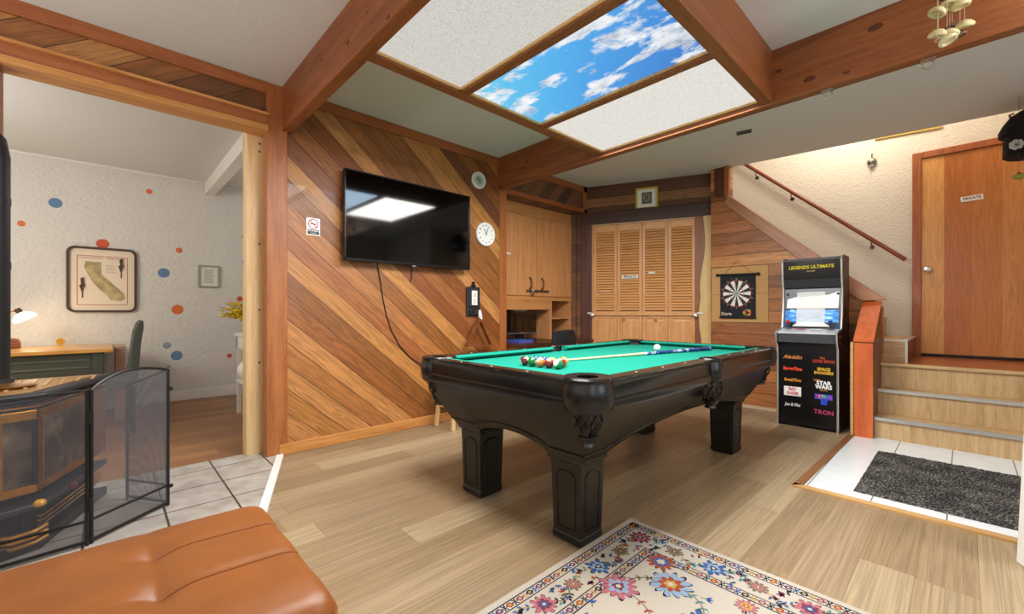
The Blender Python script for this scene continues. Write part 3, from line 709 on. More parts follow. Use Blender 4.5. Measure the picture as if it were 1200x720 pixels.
def clock(y, z, r, label, numerals, name):
    c = thing(name, (LW,y,z), label, 'clock')
    MB().lathe([(r*.98,0),(r,.006),(r,.022),(r*.95,.03),(r*.9,.03),(r*.88,.024)], (LW,y,z), 40, (1,0,0)).build('case', M['white'], c, smooth=True)
    MB().cyl((LW+.022,y,z),(LW+.0245,y,z),r*.89,n=40).build('dial', C('dial_'+name,'#f4f3ee' if numerals else '#cfd6c6',rough=.4), c)
    return c
c1 = clock(2.957,1.918,.128,'larger white round clock with black hands and numerals beside television','y','wall_clock')
for h in range(12):
    a = math.radians(h*30); r = .092
    text(str(12 if h == 0 else h), .026, (LW+.025,2.957+r*math.sin(a),1.918+r*math.cos(a)), (0,1,0),(0,0,1),'numeral',M['black'],c1,.0004,bold=.0006)
def hand(par, y, z, ang, L, w, x):
    a = math.radians(ang); d = Vector((0,math.sin(a),math.cos(a)))
    MB().bar(Vector((x,y,z))-d*.015, Vector((x,y,z))+d*L, w, .0015, (1,0,0)).build('hand', M['black'], par)
hand(c1,2.957,1.918,-28,.06,.007,LW+.0275); hand(c1,2.957,1.918,22,.082,.005,LW+.029)
c2 = clock(2.863,2.478,.088,'smaller pale green faced round dial high on the board wall','','round_dial')
c2['category'] = 'thermometer dial'
MB().lathe([(.0,0),(.05,0),(.052,.0015),(.048,.0015),(.046,.0005)], (LW+.0245,2.863,2.478), 30, (1,0,0)).build('inner_ring', C('sage','#9fb098'), c2)
hand(c2,2.863,2.478,-60,.045,.006,LW+.027); hand(c2,2.863,2.478,160,.03,.005,LW+.027)
for h in range(10):
    a = math.radians(h*36); MB().bar((LW+.0255,2.863+.062*math.sin(a),2.478+.062*math.cos(a)),(LW+.0255,2.863+.072*math.sin(a),2.478+.072*math.cos(a)),.004,.001,(1,0,0)).build('tick', C('sage2','#7d8f78'), c2)

ns = thing('no_smoking_sign', (LW,1.19,1.76), 'small white no smoking sign with red ring on diagonal boards', 'sign')
MB().box(LW,LW+.003,1.139,1.242,1.692,1.829).build('plate', M['white'], ns, bevel=.001)
MB().tube([(LW+.004,1.19+.036*math.cos(t*PI/16),1.783+.036*math.sin(t*PI/16)) for t in range(32)], .0035, 6, closed=True).build('red_ring', C('signred','#c2202c'), ns)
MB().bar((LW+.004,1.165,1.808),(LW+.004,1.215,1.758),.006,.002,(1,0,0)).build('red_slash', M['signred'] if 'signred' in M else C('signred','#c2202c'), ns)
MB().box(LW+.003,LW+.0045,1.166,1.206,1.778,1.786).build('cigarette', M['black'], ns)
MB().box(LW+.003,LW+.0045,1.206,1.213,1.778,1.786).build('cigarette_tip', C('signred','#c2202c'), ns)
cp = MB().box(LW+.003,LW+.004,1.146,1.235,1.700,1.738).build('caption_plate', M['black'], ns)
text('NO SMOKING', .0135, (LW+.0046,1.19,1.727), (0,1,0),(0,0,1),'caption',M['white'],ns,.0003,bold=.0003)
text('PLEASE', .012, (LW+.0046,1.19,1.711), (0,1,0),(0,0,1),'caption',M['offwhite'],ns,.0003)

sc = thing('score_counter', (LW,2.785,1.2), 'black wooden wall plaque with cream score window, hung beside television', 'score counter')
MB().box(LW+.004,LW+.03,2.70,2.872,1.04,1.345).build('back_board', C('plaque','#1b1d20',rough=.5), sc, bevel=.01)
MB().box(LW+.03,LW+.042,2.722,2.85,1.135,1.325).build('window_frame', C('plaque2','#26292d',rough=.45), sc, bevel=.004)
MB().box(LW+.042,LW+.0435,2.75,2.822,1.155,1.305).build('score_card', M['paper'], sc)
text('15', .05, (LW+.0438,2.786,1.255),(0,1,0),(0,0,1),'digit',C('ink2','#3a2f28'),sc,.0003)
MB().tube([(LW+.0438,2.77,1.17),(LW+.0438,2.80,1.185),(LW+.0438,2.775,1.20),(LW+.0438,2.80,1.215)],.003,5).build('scroll_mark',M['ink2'],sc)
MB().box(LW+.03,LW+.05,2.73,2.845,1.055,1.10).build('chalk_ledge', M['plaque2'], sc, bevel=.003)
MB().sph((LW+.05,2.765,1.085),.016,12).build('knob', M['blackm'], sc, smooth=True)
MB().lathe([(.02,0),(.03,.012),(.012,.03),(.02,.045),(.0,.06)], (LW+.02,2.79,1.345), 14).build('finial', M['plaque'], sc, smooth=True)
MB().tube([(LW+.05,2.845,1.10),(LW+.06,2.85,1.06),(LW+.055,2.86,1.02),(LW+.07,2.85,1.0)],.014,8).build('hook', M['white'], sc, smooth=True)

tr = thing('ball_rack', (LW,2.81,.88), 'brown wooden triangle ball rack hanging under the black plaque', 'ball rack')
A_, B_, C_ = Vector((LW+.055,2.815,1.03)), Vector((LW+.06,2.635,.73)), Vector((LW+.06,2.99,.715))
def rounded_tri(sc_):
    ctr = (A_+B_+C_)/3; ps = []
    T = [ctr+(p-ctr)*sc_ for p in (A_,B_,C_)]
    for i in range(3):
        p, a, b = T[i], T[i-1], T[(i+1)%3]; r = .035
        p0 = p+(a-p).normalized()*r; p1 = p+(b-p).normalized()*r
        for k in range(6): t = k/5; ps.append((1-t)**2*p0+2*t*(1-t)*p+t*t*p1)
    return ps
nrm = (B_-A_).cross(C_-A_).normalized(); nrm = nrm if nrm.x > 0 else -nrm
o_, i_ = rounded_tri(1.0), rounded_tri(.86); b = MB(); n = len(o_)
for k in range(n):
    q = (k+1)%n
    for P4 in ((o_[k],o_[q],i_[q],i_[k]),(o_[k]+nrm*.05,o_[q]+nrm*.05,i_[q]+nrm*.05,i_[k]+nrm*.05),(o_[k],o_[q],o_[q]+nrm*.05,o_[k]+nrm*.05),(i_[k],i_[q],i_[q]+nrm*.05,i_[k]+nrm*.05)): b.poly(P4)
b.build('rack_frame', wood('rack_wood',['#5a3018','#7a4526','#93592f'],(0,1,0),1,rough=.3), tr, weld=True)
MB().tube([A_+nrm*.02+Vector((0,0,-.005)),(LW+.06,2.83,1.07),(LW+.05,2.845,1.10)],.004,6).build('hanging_cord', M['offwhite'], tr)

# stool half hidden behind the table
so = thing('wooden_stool', (-3.32,2.42,0), 'small pale wooden stool by the board wall behind the table', 'stool')
def slg(x,y): MB().bar((x,y,0),(-3.32+(x+3.32)*.75,2.42+(y-2.42)*.75,.46),.032,.032,(1,0,0)).build('leg', M['pine_z'], so, bevel=.004)
for x in (-3.46,-3.19):
    for y in (2.28,2.56): slg(x,y)
MB().cyl((-3.32,2.42,.46),(-3.32,2.42,.49),.155,n=28).build('seat', M['pine_z'], so, bevel=.006)
for a, b in (((-3.45,2.295,.2),(-3.205,2.295,.2)),((-3.45,2.545,.2),(-3.205,2.545,.2)),((-3.43,2.3,.26),(-3.43,2.54,.26)),((-3.205,2.3,.2),(-3.205,2.54,.2))): MB().bar(a,b,.02,.02).build('stretcher', M['pine_z'], so)
# ------------------------------------------------------------------ cabinet alcove
CFX = -3.778; CB = -4.235
cu = thing('wall_cabinet', (-4.0,4.0,1.26), 'tall built-in wooden cupboard with two plain doors above desk alcove', 'cabinet')
MB().box(CB,CFX,3.27,4.70,1.26,2.44).build('carcass', M['cab_z'], cu)
MB().box(CFX-.01,CFX+.012,3.27,4.70,2.285,2.425).build('cornice', M['cab_y'], cu, bevel=.004)
def cdoor(y0,y1,hy):
    d = MB().box(CFX,CFX+.02,y0,y1,1.285,2.28).build('door', M['cab_z'], cu, bevel=.003)
    return d
d1 = cdoor(3.285,3.985,3.95); d2 = cdoor(3.997,4.69,4.02)
for d, y in ((d1,3.86),(d2,4.085)):
    h = MB().tube([(CFX+.022,y,1.50),(CFX+.05,y,1.49),(CFX+.055,y,1.44),(CFX+.05,y,1.39),(CFX+.022,y,1.38)],.007,8); h.cyl((CFX+.02,y,1.51),(CFX+.026,y,1.51),.012,n=12); h.cyl((CFX+.02,y,1.37),(CFX+.026,y,1.37),.012,n=12)
    h.build('handle', C('aged_iron','#3a2c22',rough=.4,metal=.6), d, smooth=True)
MB().box(CFX+.02,CFX+.022,3.46,3.53,1.772,1.795).build('paper_label', M['paper'], d1)
lk = thing('door_latch_bar', (CFX+.05,3.98,1.34), 'dark horizontal latch bar with padlock across cupboard door handles', 'latch')
MB().box(CFX+.026,CFX+.045,3.80,4.20,1.335,1.36).build('bar', C('latchbar','#4a3526',rough=.4), lk, bevel=.003)
MB().cyl((CFX+.045,3.885,1.318),(CFX+.065,3.885,1.318),.026,n=18).build('padlock', M['silver'], lk, bevel=.003)
MB().tube([(CFX+.055,3.87,1.33),(CFX+.055,3.87,1.37),(CFX+.055,3.885,1.385),(CFX+.055,3.90,1.37),(CFX+.055,3.90,1.33)],.004,6).build('shackle', M['silver'], lk)
# alcove unit
un = thing('desk_hutch', (-4.0,4.0,.72), 'wooden hutch of open shelves framing computer alcove under the cupboard', 'shelf unit')
MB().box(CB,CB+.02,3.27,4.70,.72,1.26).build('back_panel', M['cab_in'], un)
MB().box(CFX-.02,CFX+.016,3.27,4.70,1.225,1.275).build('top_rail', M['cab_y'], un, bevel=.003)
MB().box(CFX-.02,CFX+.012,3.44,4.26,1.11,1.225).build('valance', M['cab_y'], un, bevel=.003)
for y0,y1,x in ((3.27,3.30,CFX),(3.43,3.47,CFX),(4.25,4.29,CFX),(4.66,4.70,CFX)):
    MB().box(CB+.02,x+.012,y0,y1,.72,1.225).build('upright', M['cab_z'], un, bevel=.002)
for y0,y1,z in ((3.30,3.43,.95),(4.29,4.66,.985)):
    MB().box(CB+.02,CFX,y0,y1,z,z+.022).build('shelf', M['cab_y'], un)
dk = thing('built_in_desk', (-3.8,4.0,0), 'dark topped built-in desk under the hutch beside louvred doors', 'desk')
MB().pz([(CB,3.27),(LW+.12,3.275),(-3.40,3.45),(-3.32,4.1),(-3.36,4.66),(-3.62,4.66),(CB,4.66)],.685,.72).build('worktop', wood('worktop_wood',['#2e1a10','#472a1a','#5a3622'],(0,1,0),1,rough=.35), dk, bevel=.004)
MB().box(CB,-3.45,3.30,3.9,.08,.685).build('drawer_case', M['cab_z'], dk)
for z in (.1,.3,.5):
    f = MB().box(-3.45,-3.43,3.32,3.88,z,z+.17).build('drawer', M['cab_y'], dk, bevel=.004)
    MB().sph((-3.42,3.6,z+.085),.014,10).build('knob', M['brass_d'], f, smooth=True)
MB().box(CB,-3.55,4.5,4.64,.0,.685).build('end_panel', M['cab_z'], dk)
mo = thing('computer_monitor', (-3.93,3.92,.72), 'black flat computer monitor in the desk alcove', 'monitor')
MB().box(-3.93,-3.90,3.60,4.13,.80,1.13).build('casing', M['black'], mo, bevel=.006)
MB().box(-3.90,-3.8985,3.615,4.115,.83,1.118).build('screen', M['gloss'], mo)
MB().box(-3.90,-3.897,3.60,4.13,.80,.822).build('lower_bezel', C('bezel_grey','#4b4b4d',rough=.4), mo, bevel=.002)
MB().box(-3.897,-3.896,3.84,3.90,.806,.818).build('badge', M['silver'], mo)
MB().box(-3.8985,-3.8975,3.72,3.95,1.093,1.108).build('sticker', M['paper'], mo)
MB().box(-3.96,-3.93,3.80,3.94,.735,.90).build('stand_neck', M['black'], mo)
MB().box(-4.02,-3.80,3.72,4.02,.72,.736).build('stand_base', M['black'], mo, bevel=.004)
for i,(y,z,h,c,l) in enumerate(((3.40,.7205,.022,'#5a4f9a','purple folder lying flat on the desk at foot of the monitor'),(3.41,.742,.016,'#2f57a0','blue folder on top of the purple folder'))):
    o = MB().box(-3.72+.02*i,-3.48,y,y+.24,z,z+h).build('folder', C('folder%d'%i,c,rough=.5), bevel=.003, origin='base'); tag(o,l,'folder','folders on the desk')
bs = [(.03,.17,'#3b4a3a','dark green book on left hutch shelf'),(.025,.20,'#7a2d26','dark red book on left hutch shelf'),(.03,.18,'#c8bfae','cream book on left hutch shelf')]
y = 3.315
for w,h,c,l in bs:
    o = MB().box(CB+.2,CFX-.02,y,y+w,.972,.972+h).build('book', C('bk'+c,c,rough=.6), bevel=.002, origin='base'); tag(o,l,'book','books on the hutch'); y += w+.003
o = MB().box(CB+.25,CFX-.02,3.33,3.41,.72,.86).build('yellow_box', C('bxy','#c2a94a'), bevel=.003, origin='base'); tag(o,'small yellow box at the bottom of the left hutch bay','box')

oc = thing('office_chair', (-3.05,3.78,0), 'black mesh back office chair at the desk behind pool table', 'chair')
g = []
for i in range(13):
    z = .50+.38*i/12; r = []
    for k in range(13):
        s = (k-6)/6; wd = .20*(1-.1*(i/12)**3); r.append((-3.17+.05*abs(s)**2*-1+.03*math.sin(i/12*PI)+.06*(i/12), 3.78+wd*s, z-.02*(s*s if i > 9 else 0)))
    g.append(r)
bk = MB().grid(g); bo = bk.build('backrest', C('mesh_black','#101012',rough=.85), oc, smooth=True)
so_ = bo.modifiers.new('thickness','SOLIDIFY'); so_.thickness = .03
MB().box(-3.36,-2.92,3.56,4.0,.44,.52).build('seat', C('seat_black','#141416',rough=.9), oc, bevel=.03, seg=3)
MB().cyl((-3.12,3.78,.1),(-3.12,3.78,.44),.03,n=14).build('gas_column', M['blackm'], oc)
MB().bar((-3.1,3.78,.46),(-3.16,3.78,.6),.06,.02).build('back_support', M['blackm'], oc)
for k in range(5):
    a = k*2*PI/5; q = (-3.12+.28*math.cos(a),3.78+.28*math.sin(a))
    sp = MB().bar((-3.12,3.78,.12),(q[0],q[1],.08),.04,.03).build('base_spoke', M['blackm'], oc)
    MB().cyl((q[0]-.02,q[1],.03),(q[0]+.02,q[1],.03),.03,n=14).build('caster', M['black'], sp)

# ------------------------------------------------------------------ louvred doors
def bif(k0,k1,lab,sign=None):
    p = K((k0+k1)/2,.0,0); t = thing('louvred_door', (p.x,p.y,0), lab, 'door', 'louvred folding doors')
    sw = .036; n0, n1 = .004, .030
    def kb(a,b,z0,z1,nm,mt,na=n0,nb=n1,par=t,bev=.002): return MB().ext([K(a,na,z0),K(b,na,z0),K(b,na,z1),K(a,na,z1)], KN*(nb-na)).build(nm, mt, par, bevel=bev)
    kb(k0,k0+sw,.02,2.235,'stile',M['louvre_z']); kb(k1-sw,k1,.02,2.235,'stile',M['louvre_z'])
    kb(k0+sw,k1-sw,2.15,2.235,'top_rail',M['louvre']); kb(k0+sw,k1-sw,1.0,1.09,'lock_rail',M['louvre']); kb(k0+sw,k1-sw,.02,.16,'bottom_rail',M['louvre'])
    lv = MB(); n = 30
    for i in range(n):
        z = 1.10+(2.15-1.10)*(i+.5)/n
        c = K((k0+k1)/2,.017,z); up = (Vector((0,0,1))*.8-KN*.6).normalized()
        lv.obox(c, KX*((k1-k0)/2-sw+.002), up*.0175, (KN*.8+Vector((0,0,1))*.6).normalized()*.0035)
    lv.build('louvre_slats', M['louvre'], t)
    pnl = MB(); pnl.ext([K(k0+sw,.010,.16),K(k1-sw,.010,.16),K(k1-sw,.010,1.0),K(k0+sw,.010,1.0)], KN*.008)
    w = k1-k0-2*sw
    a = [K(k0+sw+.012,.018,.175),K(k1-sw-.012,.018,.175),K(k1-sw-.012,.018,.985),K(k0+sw+.012,.018,.985)]
    b = [K(k0+sw+.035,.027,.20),K(k1-sw-.035,.027,.20),K(k1-sw-.035,.027,.96),K(k0+sw+.035,.027,.96)]
    A, B = pnl.pts(a), pnl.pts(b); pnl.face(B)
    for i in range(4): pnl.face([A[i],A[(i+1)%4],B[(i+1)%4],B[i]])
    pnl.build('raised_panel', M['louvre_z'], t)
    return t
ks = [.094,.410,.729,1.046,1.362]
ds = [bif(ks[i]+.002,ks[i+1]-.002,l) for i,l in enumerate(('louvred wooden door leaf at far left of the four','louvred wooden door leaf bearing the larger PRIVATE sign','louvred wooden door leaf bearing the small white label','louvred wooden door leaf next to the pale live edge slab'))]
for d, k in ((ds[1],.50),(ds[2],.895)):
    c = K(k,.03,.985); kb = MB().lathe([(.01,0),(.009,.012),(.02,.022),(.02,.032),(.0,.036)], c, 16, KN); kb.build('door_knob', C('knob_wood','#a87a44',rough=.3), d, smooth=True)
s1 = MB().obox(K(.575,.033,1.542), KX*.105, Vector((0,0,.023)), KN*.0015).build('sign', M['paper'], ds[1])
text('PRIVATE', .05, K(.575,.0352,1.542), KX, (0,0,1), 'sign_lettering', C('ink','#2b2b30'), s1, .0004, sx=.85, bold=.001)
MB().obox(K(.848,.033,1.586), KX*.042, Vector((0,0,.012)), KN*.0015).build('label', M['paper'], ds[2])
MB().obox(K(.26,.033,1.36), KX*.06, Vector((0,0,.004)), KN*.0015).build('tape_strip', M['offwhite'], ds[0])
br = thing('door_bar', tuple(K(.75,.06,1.04)), 'long wooden security bar across the four louvred doors', 'door bar')
MB().ext([K(.07,.042,1.035),K(1.375,.042,1.035),K(1.375,.042,1.075),K(.07,.042,1.075)], KN*.022).build('bar', M['louvre'], br, bevel=.004)
for k in (.085,1.365):
    MB().lathe([(.022,0),(.022,.01),(.01,.014),(.01,.03),(.022,.038),(.022,.05),(.0,.054)], K(k,.064,1.035), 16, KN).build('bar_knob', M['silver'], br, smooth=True)
    MB().obox(K(k+(.05 if k > 1 else -.03),.055,1.065), KX*.035, Vector((0,0,.012)), KN*.005).build('keeper', M['alu'], br, bevel=.002)

pic = thing('framed_picture', tuple(K(.785,0,2.41)), 'small gold framed picture above the louvred doors', 'picture')
def kq(a,b,z0,z1,na,nb,nm,mt,par): return MB().ext([K(a,na,z0),K(b,na,z0),K(b,na,z1),K(a,na,z1)], KN*(nb-na)).build(nm,mt,par)
for a,b,z0,z1 in ((.648,.672,2.412,2.69),(.898,.922,2.412,2.69),(.672,.898,2.412,2.436),(.672,.898,2.666,2.69)): kq(a,b,z0,z1,.002,.026,'frame_side',M['gold'],pic)
mt_ = kq(.672,.898,2.436,2.666,.004,.01,'mount',M['paper'],pic)
im = kq(.722,.848,2.482,2.632,.010,.012,'print',C('print_grey','#57606b',rough=.7),pic)
b = MB()
for a in range(10): b.obox(K(.785+.035*math.cos(a*.63),.0128,2.565+.042*math.sin(a*.63)), KX*.012, Vector((0,0,.014)), KN*.0006)
b.build('print_motif', C('motif_tan','#9a8a6a'), im); MB().obox(K(.785,.0128,2.565), KX*.02, Vector((0,0,.035)), KN*.0007).build('print_centre', C('motif_br','#7a5a3c'), im)

# ------------------------------------------------------------------ dartboard
hb_ = thing('backing_board', (-1.785,DW,1.28), 'tan hardboard backing sheet fixed behind the dartboard mat', 'board')
MB().box(-2.08,-1.478,DW-.01,DW-.001,.965,1.285).build('lower_sheet', M['cork'], hb_); MB().box(-2.08,-1.478,DW-.01,DW-.001,1.289,1.600).build('upper_sheet', M['cork'], hb_)
dm = thing('dartboard_mat', (-1.79,DW-.03,1.27), 'black roll-up dartboard mat hanging on tan board', 'dartboard')
DY = DW-.030
MB().box(-1.975,-1.60,DY,DY+.004,1.018,1.515).build('mat', C('mat_navy','#141821',rough=.8), dm)
rb = MB().cyl((-2.005,DY,1.515),(-1.572,DY,1.505),.013,n=14); rb.sph((-2.008,DY,1.515),.018,12); rb.sph((-1.57,DY,1.505),.018,12); rb.build('roller', M['black'], dm, smooth=True)
MB().cyl((-1.985,DY,1.018),(-1.595,DY,1.018),.01,n=12).build('bottom_bar', M['black'], dm, smooth=True)
MB().tube([(-1.93,DY-.005,1.52),(-1.80,DY+.018,1.67),(-1.62,DY-.005,1.51)],.0025,5).build('hanging_string', C('string','#8a5a30'), dm)
cx, cz = -1.795, 1.292
face = MB()
R_ = [0,.022,.075,.082,.122,.146]
for i in range(20):
    a0, a1 = (i-.5)*PI/10, (i+.5)*PI/10
    for j in range(1,5):
        r0, r1 = R_[j], R_[j+1]
        blk = (i % 2 == 0)
        face.mi = {1:(0 if blk else 1),2:2 if blk else 3,3:(0 if not blk else 1) if False else (0 if blk else 1),4:(1 if True else 0)}[j]
        if j == 3: face.mi = 0 if blk else 1
        if j == 4: face.mi = 0 if blk else 1
        face.poly([(cx+r*math.sin(a),DY-.001,cz+r*math.cos(a)) for r,a in ((r0,a0),(r1,a0),(r1,(a0+a1)/2),(r1,a1),(r0,a1))])
face.mi = 3
for i in range(48):
    a0, a1 = i*PI/24, (i+1)*PI/24
    face.mi = 2; face.poly([(cx+r*math.sin(a),DY-.001,cz+r*math.cos(a)) for r,a in ((.146,a0),(.153,a0),(.153,a1),(.146,a1))])
    face.mi = 3; face.poly([(cx+r*math.sin(a),DY-.001,cz+r*math.cos(a)) for r,a in ((.0,a0),(.022,a0),(.022,a1))])
face.build('target_face', [C('dart_black','#16181c'),C('dart_white','#e9e6e2'),C('dart_red','#b8503c'),C('dart_green','#8fa070')], dm)
nums = [20,1,18,4,13,6,10,15,2,17,3,19,7,16,8,11,14,9,12,5]
for i, n in enumerate(nums):
    a = i*PI/10; text(str(n), .022, (cx+.168*math.sin(a),DY-.0012,cz+.168*math.cos(a)), (1,0,0),(0,0,1),'numeral',C('num_a','#c95a48') if i % 2 else C('num_b','#b9c27a'),dm,.0003)
text('Darts', .05, (-1.905,DY-.0012,1.06),(1,0,0),(0,0,1),'mat_lettering',C('num_w','#e2c9b0'),dm,.0004,bold=.0012)
b = MB()
for a in range(8): b.obox((-1.685+.03*math.cos(a*.785),DY-.0016,1.075+.03*math.sin(a*.785)),(.014,0,0),(0,.0004,0),(0,0,.012)); b.mi = (b.mi+1) % 3
b.build('mat_emblem',[C('em_r','#c03a26'),C('em_y','#d9a03a'),C('em_g','#4f8a4a')],dm)

# ------------------------------------------------------------------ arcade cabinet
AX0, AX1 = -1.253, -.768
ar = thing('arcade_machine', (-1.01,4.95,0), 'tall black arcade video game machine beside the stair newel box', 'arcade machine')
prof = [(4.712,0),(4.712,.74),(4.665,.80),(4.655,.895),(4.86,.925),(4.895,1.05),(4.915,1.30),(4.885,1.40),(4.875,1.57),(4.895,1.60),(4.95,1.615),(5.2,1.615),(5.2,0)]
def edgep(off): return [(y+(off if i < 10 else 0), z) for i,(y,z) in enumerate(prof)]
M['arc_side'] = plain('arcade_side','#2a100c',.35,noise=.9,scale=9)
for x0, x1 in ((AX0,AX0+.016),(AX1-.016,AX1)):
    s_ = MB().px(prof, x0, x1).build('side_panel', M['arc_side'], ar)
    MB().tube([(((x0+x1)/2),y-.003,z) for y,z in prof[:11]], .009, 6).build('edge_trim', M['alu'], s_, smooth=True)
xa, xb = AX0+.016, AX1-.016
lowp = MB().box(xa,xb,4.73,4.745,.02,.80).build('front_panel', C('arc_black','#08080a',rough=.3), ar)
MB().box(xa,xb,4.675,4.72,.795,.885).build('control_front', C('arc_grey','#35373b',rough=.45), ar, bevel=.006)
dkp = MB().ext([(xa,4.665,.893),(xb,4.665,.893),(xb,4.865,.927),(xa,4.865,.927)], (0,0,-.012)).build('control_deck', C('deck_white','#c9ccd2',rough=.25), ar)
MB().box(xa,xb,4.745,5.19,.02,.885).build('body', M['arc_black'], ar)
MB().box(xa,xb,4.95,5.19,.885,1.6).build('back_case', M['arc_black'], ar)
MB().box(xa,xb,4.90,4.96,1.575,1.60).build('top_cap', M['arc_black'], ar)
# screen bezel
MB().ext([(xa,4.872,.935),(xb,4.872,.935),(xb,4.925,1.315),(xa,4.925,1.315)], (0,.012,0)).build('bezel', C('bez','#1a1c22',rough=.25), ar)
def SP(f, z, o=0.0): # point on the sloping screen, f 0..1 across
    return (xa+(xb-xa)*f, 4.872+(z-.935)*.053/.38-.002-o, z)
def screen_mat():
    m, nt, b = newmat('ocean_screen'); tc = N(nt,'ShaderNodeTexCoord').outputs['Object']; sx = N(nt,'ShaderNodeSeparateXYZ',{0:tc})
    mp = N(nt,'ShaderNodeMapping',{0:tc,3:(6,1,22)}).outputs[0]
    n = N(nt,'ShaderNodeTexNoise',{'Vector':mp,'Scale':1.2,'Detail':5,'Distortion':1.5}).outputs[0]
    c = ramp(nt,n,[(.35,'#0d3f9a'),(.5,'#2c86cf'),(.6,'#7fc4e8'),(.66,'#eef6fa')])
    nt.links.new(c,b.inputs['Base Color']); nt.links.new(c,b.inputs['Emission Color']); b.inputs['Emission Strength'].default_value = .45; b.inputs['Roughness'].default_value = .15; return m
def quad(f0,f1,z0,z1,nm,mt,o=0.0,par=ar): return MB().ext([SP(f0,z0,o),SP(f1,z0,o),SP(f1,z1,o),SP(f0,z1,o)], (0,.0015,0)).build(nm,mt,par)
quad(.03,.97,.985,1.105,'screen_picture',screen_mat())
m, nt, b = newmat('pale_screen'); tc = N(nt,'ShaderNodeTexCoord').outputs['Object']; sx = N(nt,'ShaderNodeSeparateXYZ',{0:tc})
b.inputs['Base Color'].default_value = srgb('#d9d9d8'); b.inputs['Emission Color'].default_value = srgb('#e8e4de'); b.inputs['Emission Strength'].default_value = .35; b.inputs['Roughness'].default_value = .15
ctop = MB().ext([SP(.05,1.12),SP(.96,1.12),SP(.97,1.275),SP(.80,1.245),SP(.5,1.235),SP(.2,1.225),SP(.06,1.205)],(0,.0015,0)).build('pale_screen', m, ar)
quad(.03,.97,1.105,1.12,'screen_bar',M['black'],.001)
m, nt, b = newmat('clear_sheet'); b.inputs['Base Color'].default_value = srgb('#f2f2f0'); b.inputs['Alpha'].default_value = .45; b.inputs['Roughness'].default_value = .3
quad(.24,.74,.965,1.275,'protective_sheet',m,.006)
MB().ext([SP(.16,.945),SP(.85,.945),SP(.72,.985),SP(.28,.985)],(0,-.012,0)).build('deck_shield', M['white'], ar, bevel=.004)
for f, c in ((.12,'#c01c22'),(.86,'#2a3e86')):
    p = SP(f,.93,.06); jb = MB().lathe([(.03,0),(.028,.006),(.006,.01),(.006,.05)], p, 16).build('joystick', M['black'], ar, smooth=True)
    MB().sph((p[0],p[1],p[2]+.06),.019,14).build('joystick_ball', C('joy'+c,c,rough=.2), jb, smooth=True)
for f in (.3,.36,.42,.58,.64,.7):
    p = SP(f,.93,.10); MB().lathe([(.014,0),(.014,.006),(.011,.008),(.0,.008)], (p[0],p[1],p[2]-.012), 14).build('button', C('btn_r','#b3202a',rough=.3) if f < .5 else C('btn_w','#e6e6e6',rough=.3), ar)
for f in (.06,.93): MB().cyl(SP(f,.955,0),SP(f,.955,.004),.035,n=24).build('roundel', C('roundel','#3b4e6a',rough=.3), ar)
for f in (.06,.95): MB().cyl(SP(f,1.255,0),SP(f,1.255,.004),.012,n=14).build('bolt', M['black'], ar)
mq = MB().ext([(xa,4.885,1.40),(xb,4.885,1.40),(xb,4.875,1.575),(xa,4.875,1.575)], (0,.012,0)).build('marquee', C('marq','#0a0a0c',rough=.15), ar)
MB().ext([(xa,4.90,1.315),(xb,4.90,1.315),(xb,4.89,1.40),(xa,4.89,1.40)], (0,.012,0)).build('speaker_panel', C('spk','#111216',rough=.6), ar)
text('LEGENDS ULTIMATE', .043, ((xa+xb)/2,4.8775,1.512),(1,0,0),(0,.05,1),'marquee_lettering',emis('marquee_yellow','#e8d23a',.8),mq,.0008,sx=.92,bold=.0012)
text('ARCADE', .017, ((xa+xb)/2,4.8795,1.474),(1,0,0),(0,.05,1),'marquee_lettering',C('mqy','#d9c04a'),mq,.0006)
FY = 4.7285; cL, cR = xa+.112, xb-.098
def lg(s,x,z,size,col,sx=1.0,shear=0,bold=.0008): return text(s,size,(x,FY,z),(1,0,0),(0,0,1),'game_logo',C('lg'+col,col,rough=.4,emit=.0),lowp,.0006,sx=sx,shear=shear,bold=bold)
lg('Aladdin',cL,.655,.050,'#d9874a',1,.25)
lg('The',cR-.01,.662,.026,'#c9542f'); lg('LION KING',cR,.632,.038,'#c9402a',.86)
lg('BurgerTime',cL,.545,.044,'#ee4a30',.72,.1,.0018)
lg('SPACE',cR,.560,.036,'#d9b02a',.95,0,.0018); lg('INVADERS',cR,.527,.034,'#d9a52a',.92,0,.0018)
lg('BreakThru',cL,.438,.038,'#d98f2a',.82,.1,.0016)
lg('SUPER',cR-.05,.458,.018,'#d98a3a'); lg('STAR',cR,.435,.046,'#eeeeee',1,0,.0022); lg('WARS',cR,.398,.046,'#eeeeee',.98,0,.0022); lg('TRILOGY',cR,.370,.015,'#b98a4a')
bx_ = MB().box(cL-.07,cL+.07,FY-.0005,FY+.001,.288,.375).build('logo_plate', C('lgw','#eceae6'), lowp)
text('BAD',.040,(cL,FY-.001,.352),(1,0,0),(0,0,1),'game_logo',C('lgred','#c8202c'),lowp,.0006,sx=.78,bold=.0014); text('DUDES',.036,(cL,FY-.001,.312),(1,0,0),(0,0,1),'game_logo',M['lgred'],lowp,.0006,sx=.82,bold=.0014)
MB().box(cR-.068,cR+.068,FY-.0005,FY+.001,.285,.335).build('logo_plate', C('lgpur','#4a3ab8'), lowp); MB().box(cR-.022,cR+.026,FY-.0005,FY+.001,.238,.285).build('logo_plate', C('lgblu','#2346c8'), lowp)
for i,(ch,c) in enumerate(zip('TETRIS',('#e03a2a','#e8a02a','#e8e03a','#4ac84a','#3ab0e8','#d04ad0'))): text(ch,.042,(cR-.052+.021*i,FY-.001,.310),(1,0,0),(0,0,1),'game_logo',C('tt'+c,c),lowp,.0006,sx=.85,bold=.001)
lg('Joe & Mac',cL,.205,.040,'#d8d8da',.75,.2,.0016)
